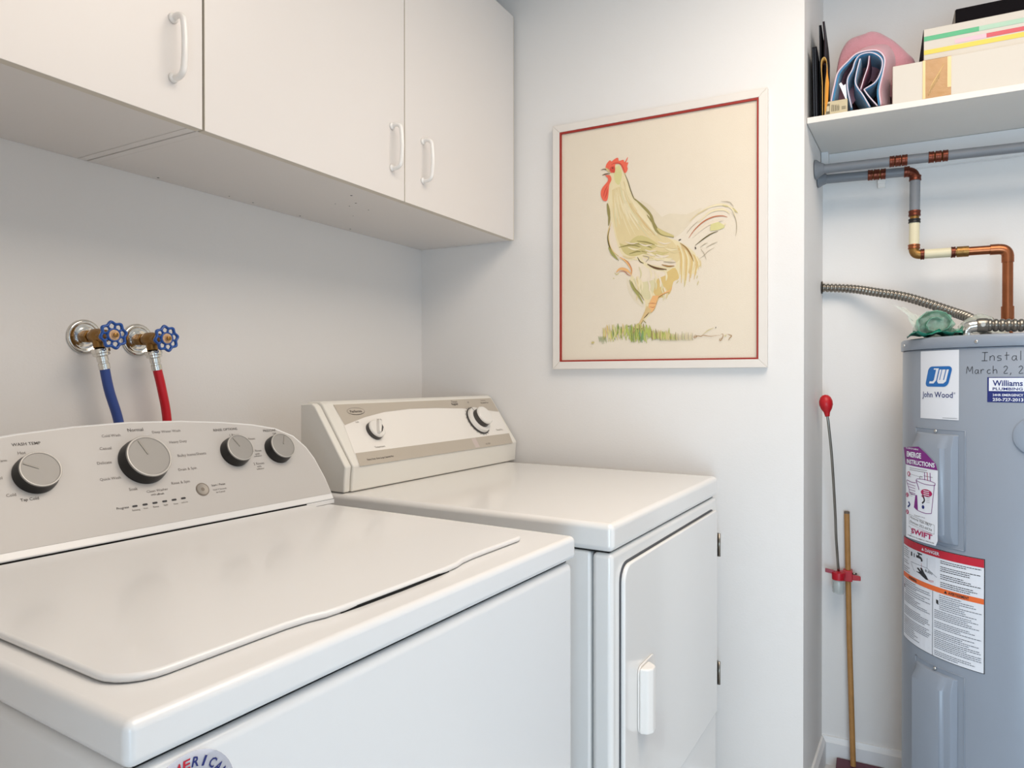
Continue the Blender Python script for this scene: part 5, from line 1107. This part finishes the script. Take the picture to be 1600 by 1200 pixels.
# maker's sticker
s = tgrid('brand_sticker', 120.2, 144.3, 1.0785, 1.2370, .0006, WHITEP, t, 'white sticker with a slanted blue logo')
bm = NB(); fn = lambda x, y: tc(132.6+x/MPD, 1.1770+y, .0011)
sk = .26
def skew(L): return [(x+y*sk, y) for x, y in L]
flat(bm, skew(rrect(-.0315, .0315, -.0235, .0235, .010, 5)), fn, 0, cut=.005)
fn2 = lambda x, y: tc(132.6+x/MPD, 1.1770+y, .0015)
for L in ([(-.020, -.016), (-.020, -.011), (-.011, -.011), (-.008, -.008), (-.008, .016), (-.015, .016), (-.015, .019), (-.0015, .019), (-.0015, -.009), (-.007, -.016)],
          [(.0015, .016), (.0015, -.011), (.006, -.016), (.0125, -.016), (.0125, .016), (.0085, .016), (.0085, -.008), (.0065, -.008), (.0065, .016)],
          [(.0125, -.016), (.019, -.016), (.0245, -.011), (.0245, .016), (.019, .016), (.019, -.008), (.0165, -.008), (.0165, .016), (.0125, .016)]):
    flat(bm, skew(L), fn2, 1, cut=.004)
ttext(bm, 'John Wood', 121.9, 141.2, 1.1330, .0011, bold=.008, mi=2, h=.0175); ttext(bm, '®', 141.6, 142.6, 1.1390, .0011, mi=2)
quadgrid(bm, 135.5, 143.4, 1.0820, 1.0828, lambda a, z: tc(a, z, .0011), 6, 1, 3)
obj('sticker_print', bm, [BLUEINK, WHITEP, NAVY, TINK], s, stuff=True)
# plumber's sticker
s = tgrid('plumber_sticker', 157.3, 187.0, 1.1212, 1.1752, .0006, NAVY, t, 'blue and white plumber sticker')
bm = NB(); quadgrid(bm, 158.0, 186.4, 1.1452, 1.1735, lambda a, z: tc(a, z, .0010), 12, 1, 0)
ttext(bm, 'Williams', 159.6, 171.7, 1.1622, .0014, bold=.02, mi=1, h=.0125); ttext(bm, 'PLUMBING', 159.6, 171.7, 1.1500, .0014, bold=.02, mi=1, h=.0060)
ttext(bm, '24HR EMERGENCY', 159.6, 171.9, 1.1368, .0010, bold=.02, mi=0, h=.0050); ttext(bm, '250-727-2013', 159.6, 171.9, 1.1270, .0010, bold=.02, mi=0, h=.0068)
obj('sticker_print', bm, [WHITEP, NAVY], s, stuff=True)
# handwriting in marker
bm = NB()
GL = {'1': [[(.1, .8), (.25, 1), (.25, 0)]], 'I': [[(0, 1), (.6, 1)], [(.3, 1), (.25, 0)], [(-.05, 0), (.55, 0)]], 'n': [[(0, .55), (0, 0)], [(0, .4), (.25, .6), (.42, .45), (.42, 0)]], 's': [[(.4, .55), (.1, .55), (.05, .35), (.35, .25), (.35, .05), (0, 0)]],
      't': [[(.2, 1), (.2, .05)], [(0, .6), (.45, .62)]], 'a': [[(.4, .5), (.1, .5), (0, .15), (.2, 0), (.4, .3), (.4, .55)], [(.4, .5), (.42, .1), (.52, 0)]], 'l': [[(.1, 1.1), (.1, 0)]],
      'M': [[(0, 0), (.15, 1), (.42, .3), (.75, 1.0), (.8, 0)]], 'r': [[(0, .55), (.02, 0)], [(.02, .35), (.2, .58), (.38, .5)]], 'c': [[(.4, .5), (.15, .5), (.02, .2), (.2, 0), (.42, .08)]],
      'h': [[(0, 1.05), (0, 0)], [(0, .35), (.22, .55), (.4, .4), (.42, 0)]], '2': [[(.02, .8), (.25, 1), (.45, .75), (.05, .05), (.5, .05)]], ',': [[(.12, .1), (.02, -.2)]],
      '0': [[(.25, 1), (.02, .6), (.1, .05), (.35, .05), (.45, .6), (.25, 1)]], 'e': [[(.02, .3), (.38, .35), (.3, .55), (.05, .45), (.05, .1), (.4, .05)]], 'd': [[(.4, .4), (.1, .5), (.0, .1), (.3, .02), (.42, .3)], [(.42, 1.05), (.42, 0)]]}
def hand(s, a, z, h):
    x = 0
    for ch in s:
        if ch == ' ': x += .42; continue
        for L in GL[ch]: stroke(bm, [((x+px)*h, py*h) for px, py in L], .0011, lambda u_, v_: tc(a+u_/MPD, z+v_, .0006), 0, False)
        x += {'M': 1.08, 'l': .36, ',': .5, 'I': .82}.get(ch, .72)
hand('Installed', 155.0, 1.2110, .0182); hand('March 2, 2', 147.9, 1.1830, .0160)
obj('marker_writing', bm, KINK, t, stuff=True)
# two access panels, raised plates bowed out of the tank
def access(zt, zb, par, full=True):
    a0, a1 = 116.3, 147.4
    pl_ = tgrid('access_panel', a0, a1, zb, zt, .0010, TANK, par, 'flat flange of an access panel')
    for L in ([(a0, zb), (a0, zt)], [(a1, zb), (a1, zt)], [(a0, zt), (a1, zt)], [(a0, zb), (a1, zb)]):
        bm = NB(); n = 12; pts = [tc(L[0][0]+(L[1][0]-L[0][0])*i/n, L[0][1]+(L[1][1]-L[0][1])*i/n, .0008) for i in range(n+1)]; tube(bm, pts, .0013, 6); obj('panel_edge', bm, TANK, pl_, smooth=True)
    # raised cover: profile across angle, lofted with sloped top
    AA = [117.2, 118.6, 121, 126, 131, 136, 138.2, 139.4, 140.6, 142.4, 144.2]; OO = [.001, .012, .0225, .0235, .0240, .0245, .0240, .0175, .0165, .0150, .001]
    ZZ = [(zt-.010, 0), (zt-.012, .3), (zt-.042, 1), (zb+.030, 1), (zb+.010, .3), (zb+.008, 0)]
    bm = NB(); rows = [[tc(a, z, .0008+o*k) for a, o in zip(AA, OO)] for z, k in ZZ]; sheet(bm, rows)
    cv = obj('panel_cover', bm, TANK, pl_, bevel=.002, seg=3)
    tscrew(pl_, 131.6, zt-.005, .002)
    return cv
cv = access(1.0555, .7880, t); access(.5050, .18, t)
# service sticker on the upper cover
OFF = .0268
s_out = [(111.5, 1.0060), (126.8, 1.0130), (131.5, .9990), (136.6, .9790), (137.7, .9620), (137.7, .8060), (136.5, .7950), (115.0, .7930), (113.2, .9720)]
def sfn(o): return lambda x, z: tc(x, z, OFF+o+(-.0006*max(0, 118-x)))
t2 = t
bm = NB(); s_out2 = [(max(a, 117.4), z) for a, z in s_out]; 
def dens(L, n=6):
    o = []
    for i in range(len(L)):
        p, q = L[i], L[(i+1) % len(L)]
        for k in range(n): o.append((p[0]+(q[0]-p[0])*k/n, p[1]+(q[1]-p[1])*k/n))
    return o
s_out2 = [(114.2, 1.0060), (126.8, 1.0130), (131.5, .9990), (136.6, .9790), (137.7, .9620), (137.7, .8040), (136.7, .7915), (117.2, .7925), (116.6, .9700)]
stf = sfn(0)
flat(bm, dens(s_out2), stf, cut=1.2); svc = obj('service_sticker', bm, WHITEP, t, label='long white and purple emergency instructions sticker')
bm = NB(); f1, f2 = sfn(.0005), sfn(.0009)
flat(bm, dens([(114.2, 1.0060), (126.8, 1.0130), (131.5, .9990), (136.6, .9790), (137.6, .9640), (116.6, .9665)]), f1, 0, cut=1.2)
def st2(s_, a0, a1, z, mi, bold=.0, h=None, f=f2, ang=0): text(bm, s_, lambda x, y: f((a0+a1)/2+x/MPD, z+y), 0, 0, (a1-a0)*MPD, bold, mi, h, 0, ang)
st2('EMERGE', 118.0, 128.4, .9920, 1, .03, .0130); st2('INSTRUCTIONS', 118.0, 136.2, .9745, 1, .03, .0110)
st2('FULL SERVICE PLUMBING', 117.2, 126.6, 1.0060, 1, .02, .0035)
for k in range(2): stroke(bm, [((a-125)*MPD, .9600-k*.0045) for a in (120.5, 123, 126, 129, 132)], .0009, lambda x, z: f2(125+x/MPD, z), 3, False)
for n_, aa, zz in (('1', 119.6, .9450), ('2', 118.2, .8935), ('3', 118.4, .8530)):
    flat(bm, [(aa+1.25*math.cos(k*PI/10), zz+.0055*math.sin(k*PI/10)) for k in range(20)], f1, 4, cut=1); st2(n_, aa-.5, aa+.5, zz, 1, .02, .0065)
def P2(L, w_, mi, f=f1, tp=False): stroke(bm, [((a-125)*MPD, z) for a, z in L], w_, lambda x, z: f(125+x/MPD, z), mi, tp)
# tank with wing
P2([(125.0, .9330), (128.5, .9290), (132, .9275), (136.0, .9285)], .0012, 0); P2([(125.0, .9330), (126, .9370), (131, .9385), (136.0, .9345), (136.2, .9285)], .0012, 0)
P2([(136.0, .9300), (134.4, .8630)], .0012, 0); P2([(134.4, .8630), (131, .8605), (126.5, .8630), (124.3, .8670)], .0014, 0)
flat(bm, [(124.6, .8980), (125.8, .8985), (126.3, .8640), (123.6, .8680)], f1, 0); P2([(125.0, .9330), (126.6, .9180), (127.0, .9120)], .0018, 0)
P2([(125.0, .9270), (121.5, .9265), (117.8, .9285), (119.4, .9130), (121.0, .8990), (124.5, .8980)], .0014, 0)
for k in range(4): P2([(118.6+k*.55, .9210-k*.0065), (124.5, .9190-k*.0060)], .0011, 0)
flat(bm, [(131.5+3.3*math.cos(k*PI/12), .9080+.0085*math.sin(k*PI/12)) for k in range(24)], f1, 4, cut=1)
for k in range(3): stroke(bm, [((a-125)*MPD, .9125-k*.0045) for a in (129.9, 131.5, 133.2)], .0016, lambda x, z: f2(125+x/MPD, z), 1, False)
P2([(127.6, .9370), (127.6, .9440), (129.4, .9440)], .001, 3)
for x in range(3): P2([(130.4+x*1.6, .9560), (130.6+x*1.6, .9370)], .0016, 0 if x != 1 else 4)
P2([(130, .9470), (135, .9460)], .0009, 3); P2([(119, .9385), (121.3, .9385)], .0007, 3); P2([(121, .9455), (129, .9420)], .0005, 3)
P2([(129.4, .9020), (130.4, .8900), (129.0, .8820)], .0035, 2); P2([(128.6, .9000), (129.8, .8960)], .002, 4); flat(bm, [(129.6+.8*math.cos(k*PI/8), .8740+.0045*math.sin(k*PI/8)) for k in range(16)], f1, 5)
for k in range(4): P2([(131.6, .8990-k*.004), (133.5, .8990-k*.004)], .0005, 3)
P2([(118.9, .8650), (120.4, .8720), (119.4, .8780)], .004, 5); 
for k in range(4): P2([(119.0, .9020-k*.003), (122.5, .9020-k*.003)], .0004, 3)
st2('PLEASE CALL', 124.0, 131.0, .8500, 3, 0, .0025)
for L in ([(120.0, .8490), (136.0, .8380)], [(120.0, .8490), (120.0, .8270)], [(120.0, .8270), (136.0, .8170)], [(136.0, .8380), (136.0, .8170)]): P2(L, .0005, 3)
st2('Victoria 920-7877', 120.8, 134.6, .8395, 3, .0, .0058, ang=-.14); st2('Duncan 252-0774', 120.8, 134.8, .8290, 3, .0, .0058, ang=-.14)
st2('SWIFT', 121.8, 135.0, .8105, 4, .03, .0125, ang=-.06); P2([(119.6, .8200), (121.5, .8170), (122.2, .8050), (121.0, .8030)], .0009, 3); P2([(126, .8190), (134.6, .8170)], .0006, 4)
st2('COMPLETE PLUMBING SERVICES', 118.8, 136.0, .7975, 3, .01, .0028, ang=-.03)
obj('sticker_print', bm, [PURP, WHITEP, KINK, INK, MAG, NAVY], svc, stuff=True)
# danger label
s = tgrid('danger_label', 99.4, 156.6, .5265, .7780, .0006, KINK, t, 'large bilingual danger label with red and orange bands', 24)
bm = NB(); q = lambda a0, a1, z0, z1, mi, o=.0010: quadgrid(bm, a0, a1, z0, z1, lambda a, z: tc(a, z, o), 16, 1, mi)
q(99.8, 156.2, .5278, .7765, 0); q(99.8, 156.2, .7585, .7765, 1, .0013); q(99.8, 156.2, .6785, .6905, 2, .0013); q(129.6, 129.95, .5278, .6785, 4, .0013)
ttext(bm, 'DANGER', 124.4, 134.0, .7675, .0017, .02, 0, .0080); flat(bm, [(121.6, .7640), (123.6, .7640), (122.6, .7712)], lambda x, z: tc(x, z, .0017), 0)
ttext(bm, 'AVERTISSEMENT', 139.2, 149.6, .6845, .0017, .02, 3, .0068); flat(bm, [(136.8, .6815), (138.6, .6815), (137.7, .6880)], lambda x, z: tc(x, z, .0017), 3)
ttext(bm, 'WARNING', 108.5, 117.5, .6845, .0017, .02, 3, .0068)
def lines(a0, a1, z0, z1, n, mi=4, skip=()):
    rnd = random.Random(int(a0*7+z0*1000))
    for k in range(n):
        if k in skip: continue
        z = z0-(z0-z1)*k/max(1, n-1); a = a0; e = a1-(rnd.random()**2)*(a1-a0)*.5
        while a < e:
            L = min(e-a, rnd.uniform(.5, 1.7)); quadgrid(bm, a, a+L, z-.0008, z+.0008, lambda x, y: tc(x, y, .0014), 1, 1, mi); a += L+.22
lines(134.6, 155.2, .7530, .6950, 14, 3, (2, 6, 10)); lines(101, 109.5, .7530, .6950, 12, 4, (5, 8))
lines(134.0, 155.4, .6735, .6640, 3); lines(132.0+2, 155.4, .6600, .6420, 5); lines(131, 155.4, .6360, .5760, 15, 4, (5, 10)); lines(131, 155.4, .5710, .5330, 10, 4, (6,))
lines(101.5, 128.6, .6735, .6640, 3); lines(103.5, 128.6, .6600, .6440, 4); lines(101.5, 128.6, .6380, .5640, 18, 4, (5, 6, 12)); lines(101.5, 120, .5590, .5400, 5)
# pictogram: tap, basin and scalded hand
fn = lambda x, z: tc(x, z, .0014)
def P3(L, w_, mi): stroke(bm, [((a-125)*MPD, z) for a, z in L], w_, lambda x, z: tc(125+x/MPD, z, .0015), mi, False)
P3([(112, .7500), (112, .7400)], .006, 3); P3([(115, .7490), (115, .7400)], .003, 3); P3([(117, .7450), (121, .7440), (122, .7370)], .006, 3); P3([(119.4, .7440), (119.4, .7530)], .004, 3); P3([(118, .7540), (122, .7530)], .003, 3)
P3([(111, .7250), (120, .7260), (126, .7260)], .0008, 4); P3([(126, .7260), (132.5, .7120)], .0008, 4); P3([(126, .7500), (126, .7260)], .0008, 4); P3([(111.5, .7220), (115.5, .7050)], .0008, 4)
P3([(121.5, .7330), (121.8, .7200)], .0008, 1)
flat(bm, [(117.5, .7170), (119, .7190), (121.5, .7130), (120.5, .7210), (122, .7215), (124, .7120), (125.6, .7060), (127.0, .6985), (125.0, .6980), (120, .7060), (116.5, .7080), (120.2, .7100)], fn, 3, cut=1.5)
ttext(bm, 'BURN', 124.5, 129.5, .7180, .0015, mi=3, ang=-.1); ttext(bm, 'HOT', 127, 130.5, .6985, .0015, mi=1)
flat(bm, [(132.0, .6610), (133.4, .6600), (133.6, .6500), (132.2, .6520)], fn, 3); flat(bm, [(101.3, .6610), (102.6, .6600), (102.8, .6500), (101.5, .6520)], fn, 3)
obj('label_print', bm, [WHITEP, REDINK, ORINK, KINK, TINK], s, stuff=True)
# round inspection cap on the right
bm = NB(); n = 40
for r0, o in ((.040, .0),):
    V0 = [bm.verts.new(tc(177.0+r0*math.cos(2*PI*k/n)/MPD, 1.0510+r0*math.sin(2*PI*k/n), -.001)) for k in range(n)]
    V1 = [bm.verts.new(tc(177.0+r0*math.cos(2*PI*k/n)/MPD, 1.0510+r0*math.sin(2*PI*k/n), .0035)) for k in range(n)]
    V2 = [bm.verts.new(tc(177.0+.85*r0*math.cos(2*PI*k/n)/MPD, 1.0510+.85*r0*math.sin(2*PI*k/n), .0050)) for k in range(n)]
    for k in range(n): bm.faces.new((V0[k], V0[(k+1) % n], V1[(k+1) % n], V1[k])); bm.faces.new((V1[k], V1[(k+1) % n], V2[(k+1) % n], V2[k]))
    bm.faces.new(V2)
smooth_angle(obj('inspection_cap', bm, TANK, t, smooth=True))

# ================================================================ flexible conduits
def ribbed(bm, pts, r, pitch, amp):
    Q = bez(pts, 40); L = [0]
    for i in range(1, len(Q)): L.append(L[-1]+(Q[i]-Q[i-1]).length)
    N = int(L[-1]/pitch*8); P_, R_ = [], []; j = 0
    for k in range(N+1):
        s_ = L[-1]*k/N
        while j < len(L)-2 and L[j+1] < s_: j += 1
        f = (s_-L[j])/max(1e-9, L[j+1]-L[j]); P_.append(Q[j].lerp(Q[j+1], f)); R_.append(r-amp+amp*abs(math.sin(PI*s_/pitch))**.6)
    tube(bm, P_, R_, 18)
t = thing('armoured_cable', 'ribbed steel conduit running from the closet corner down to the tank top', 'conduit', (2.31, .1395, 1.4496))
bm = NB(); ribbed(bm, [(2.305, .1405, 1.4480), (2.300, .061, 1.4390), (2.262, -.0059, 1.4205), (2.23, -.0691, 1.4023), (2.19, -.1280, 1.3755), (2.15, -.1835, 1.3457), (2.10, -.2136, 1.3255), (2.06, -.235, 1.302), (2.05, -.241, 1.288), (2.049, -.242, 1.2735)], .0130, .0105, .0046); obj('steel_armour', bm, STEEL, t, smooth=True)
bm = NB(); lathe(bm, (2.305, yl(2.305)-.0003, 1.4485), (0, -1, 0), [(0, .019), (.002, .019), (.003, .014)], 20); obj('wall_ring', bm, mat('dark_steel', (70, 66, 60), .5, metal=.7), t)
t = thing('flexible_conduit', 'thick ribbed metal conduit with an elbow connector lying across the tank top', 'conduit', (1.95, -.196, 1.2706))
bm = NB(); tube(bm, bez([(1.95, -.190, 1.2708), (1.95, -.191, 1.284), (1.95, -.199, 1.2935), (1.95, -.214, 1.2965)], 6), [.0135]*6+[.0140]*6+[.0145]*7, 22); obj('elbow_connector', bm, CHROME, t, smooth=True)
bm = NB(); lathe(bm, (1.95, -.212, 1.2965), (0, -1, 0), [(0, .0150), (.004, .0168), (.020, .0168), (.022, .0155)], 24); smooth_angle(obj('clamp_collar', bm, STEEL, t, smooth=True))
bm = NB(); lathe(bm, (1.934, -.222, 1.2965), (-1, 0, 0), [(0, .003), (.008, .003), (.008, .005), (.011, .005), (.011, 0)], 12); obj('clamp_screw', bm, CHROME, t)
bm = NB(); ribbed(bm, [(1.95, -.231, 1.2965), (1.95, -.33, 1.2925), (1.955, -.43, 1.2905), (1.975, -.52, 1.2890), (2.01, -.60, 1.30), (2.08, -.68, 1.33), (2.2, -.76, 1.37), (2.325, -.80, 1.40)], .0152, .0120, .0044); obj('steel_armour', bm, STEEL, t, smooth=True)

# ================================================================ crumpled plastic film on the tank top
ZT = 1.2706
def crumple(rows, amp, seed):
    rnd = random.Random(seed); return [[Vector(p)+Vector((rnd.uniform(-1, 1), rnd.uniform(-1, 1), rnd.uniform(-.2, 1)))*amp for p in r] for r in rows]
t = thing('green_film_bundle', 'crumpled green plastic film lying at the left edge of the tank top', 'plastic film', (1.965, -.14, ZT))
bm = NB(); c = Vector((1.965, -.130, 1.305)); rows = []
for i in range(26):          # swirl: a sheet wound one and a half turns
    a = i/25*PI*3.1+.6; r = .012+.026*i/25
    rows.append([c+Vector((-.045+.018*j, -r*1.10*math.cos(a), r*.92*math.sin(a)-.002)) for j in range(6)])
rows = [[Vector((p.x, p.y, max(p.z, ZT+.002))) for p in r] for r in crumple(rows, .0028, 4)]
sheet(bm, rows); obj('film_swirl', bm, NET, t, smooth=True, solid=.0008)
bm = NB(); bmesh.ops.create_icosphere(bm, subdivisions=4, radius=1)
for v in bm.verts:
    d = v.co.copy(); n_ = 1+.10*math.sin(d.z*9+d.y*5)+.08*math.sin(d.y*13-d.x*7)+.05*math.sin(d.x*21+d.z*17)
    v.co = Vector((1.985+d.x*.040*n_, -.132+d.y*.036*n_, max(ZT+.002, 1.303+d.z*.032*n_)))
obj('film_knot', bm, NET, t, smooth=True)
bm = NB(); rows = []
for i in range(17):
    y = -.072-i*.0068
    rows.append([Vector((1.905+.05*((i/16)**1)*0+.018*j-(.0 if i > 3 else -.012*(3-i)), y, ZT+.003+.010*math.sin(j*1.3+.4*i)**2*(1 if i > 1 else .4)+.004*math.sin(i*.9))) for j in range(6)])
rows = [[Vector((p.x, p.y, max(p.z, ZT+.0016))) for p in r] for r in crumple(rows, .0026, 9)]
sheet(bm, rows); obj('film_base', bm, NETD, t, smooth=True, solid=.001)
bm = NB(); rows = []
for i in range(9):
    k = i/8; rows.append([Vector((1.965+.06*k*(j/6-.5), -.100+.048*k*k+(j/6-.5)*(.05+.02*k)*(-1)*.6, ZT+.018+.068*k-.012*(j/6))) for j in range(7)])
sheet(bm, crumple(rows, .003, 2)); obj('clear_flare', bm, CLEARF, t, smooth=True)
bm = NB(); rows = []
for i in range(15):
    k = i/14; y = -.185-.098*k; zz = 1.282+.046*math.sin(PI*(.12+.82*k))
    rows.append([Vector((2.0+.016*j, y, ZT+.002+(zz-ZT)*(math.sin(PI*(j+.35)/6.7)))) for j in range(7)])
sheet(bm, [[Vector((p.x, p.y, max(p.z, ZT+.0016))) for p in r] for r in crumple(rows, .003, 5)]); obj('clear_dome', bm, CLEARF, t, smooth=True)
bm = NB(); rows = []
for i in range(12):
    y = -.150-i*.0045; rows.append([Vector((1.984+.014*j, y, ZT+.004+.020*abs(math.sin(j*.9+i*.5)))) for j in range(6)])
sheet(bm, crumple(rows, .0026, 8)); obj('film_tail', bm, NET, t, smooth=True)

# ================================================================ sampling pole standing in the closet
t = thing('maroon_board', 'dark maroon board on the closet floor at the foot of the wooden pole', 'board', (2.245, .035, 0))
obj('board_body', box(NB(), 2.17, 2.3155, -.03, .098, .0005, .030), MAROON, t, bevel=.002)
t = thing('sampling_pole', 'thin wooden pole with a red clamp, small jar and red rubber bulb, in the closet', 'tool', (2.283, .0527, .031))
bm = NB(); tube(bm, [(2.283, .0527, .0312), (2.3015, .0640, .40), (2.3195, .0722, .7685)], .0076, 18); smooth_angle(obj('pole', bm, WOOD, t, smooth=True))
bm = NB(); lathe(bm, (2.3195, .0722, .7680), (.05, .02, 1), [(0, .0078), (.006, .0078), (.007, .006), (.007, 0)], 16); obj('pole_tip', bm, mat('dark_tip', (110, 96, 84), .6), t)
px, py, pz = 2.3105, .0682, .590
bm = NB(); box(bm, px-.016, px+.013, py-.012, py+.014, pz-.020, pz+.012); cl = obj('clamp_block', bm, REDPL, t, bevel=.002)
bm = NB(); prism(bm, [(py-.010, pz-.016), (py-.034, pz-.015), (py-.034, pz-.003), (py-.020, pz+.0), (py-.010, pz+.002)], 'x', px-.012, px-.002); obj('clamp_lever', bm, REDPL, t, bevel=.0015)
bm = NB(); tube(bm, [(px-.010, py-.008, pz+.004), (px-.010, py-.024, pz+.005)], .0026, 10); obj('clamp_bolt', bm, STEEL, t, smooth=True)
jx, jy = 2.279, .0930
bm = NB(); lathe(bm, (jx, jy, .578), (0, 0, 1), [(0, .0178), (.015, .0185), (.021, .0180), (.022, .008), (.024, .006), (.024, 0)], 28); smooth_angle(obj('jar_cap', bm, REDPL, t, smooth=True))
bm = NB(); box(bm, jx-.004, jx+.026, py+.006, jy-.002, .592, .600); obj('cap_bracket', bm, REDPL, t, bevel=.001)
bm = NB(); prism(bm, [(jy+.010, .592), (jy+.036, .596), (jy+.036, .607), (jy+.010, .603)], 'x', jx-.004, jx+.004); obj('clamp_arm', bm, mat('faded_red_plastic', (160, 70, 84), .5), t, bevel=.001)
bm = NB(); lathe(bm, (jx, jy, .5365), (0, 0, 1), [(.002, 0), (.0, .012), (.001, .0155), (.004, .0170), (.036, .0170), (.0415, .0150), (.0415, .0138), (.036, .0152), (.006, .0150), (.004, .0)], 32); obj('glass_jar', bm, GLASS, t, smooth=True)
bm = NB(); lathe(bm, (jx, jy, .5415), (0, 0, 1), [(0, 0), (0, .0140), (.026, .0140), (.026, 0)], 24); obj('jar_filling', bm, WAX, t, smooth=False)
tp = [(2.279, .0930, .602), (2.262, .0985, .700), (2.25, .1010, .782), (2.22, .108, .935), (2.202, .1160, 1.035), (2.20, .1200, 1.068)]
bm = NB(); tube(bm, bez(tp, 10), .0036, 14); obj('tube', bm, STEEL, t, smooth=True)
bm = NB(); lathe(bm, (2.20, .1195, 1.064), Vector((0, .10, 1)), [(0, .0062), (.004, .0066), (.012, .0085), (.022, .0145), (.034, .0182), (.045, .0180), (.055, .0140), (.061, .0080), (.0635, 0)], 28); obj('bulb', bm, RUB, t, smooth=True, label='red rubber squeeze bulb')
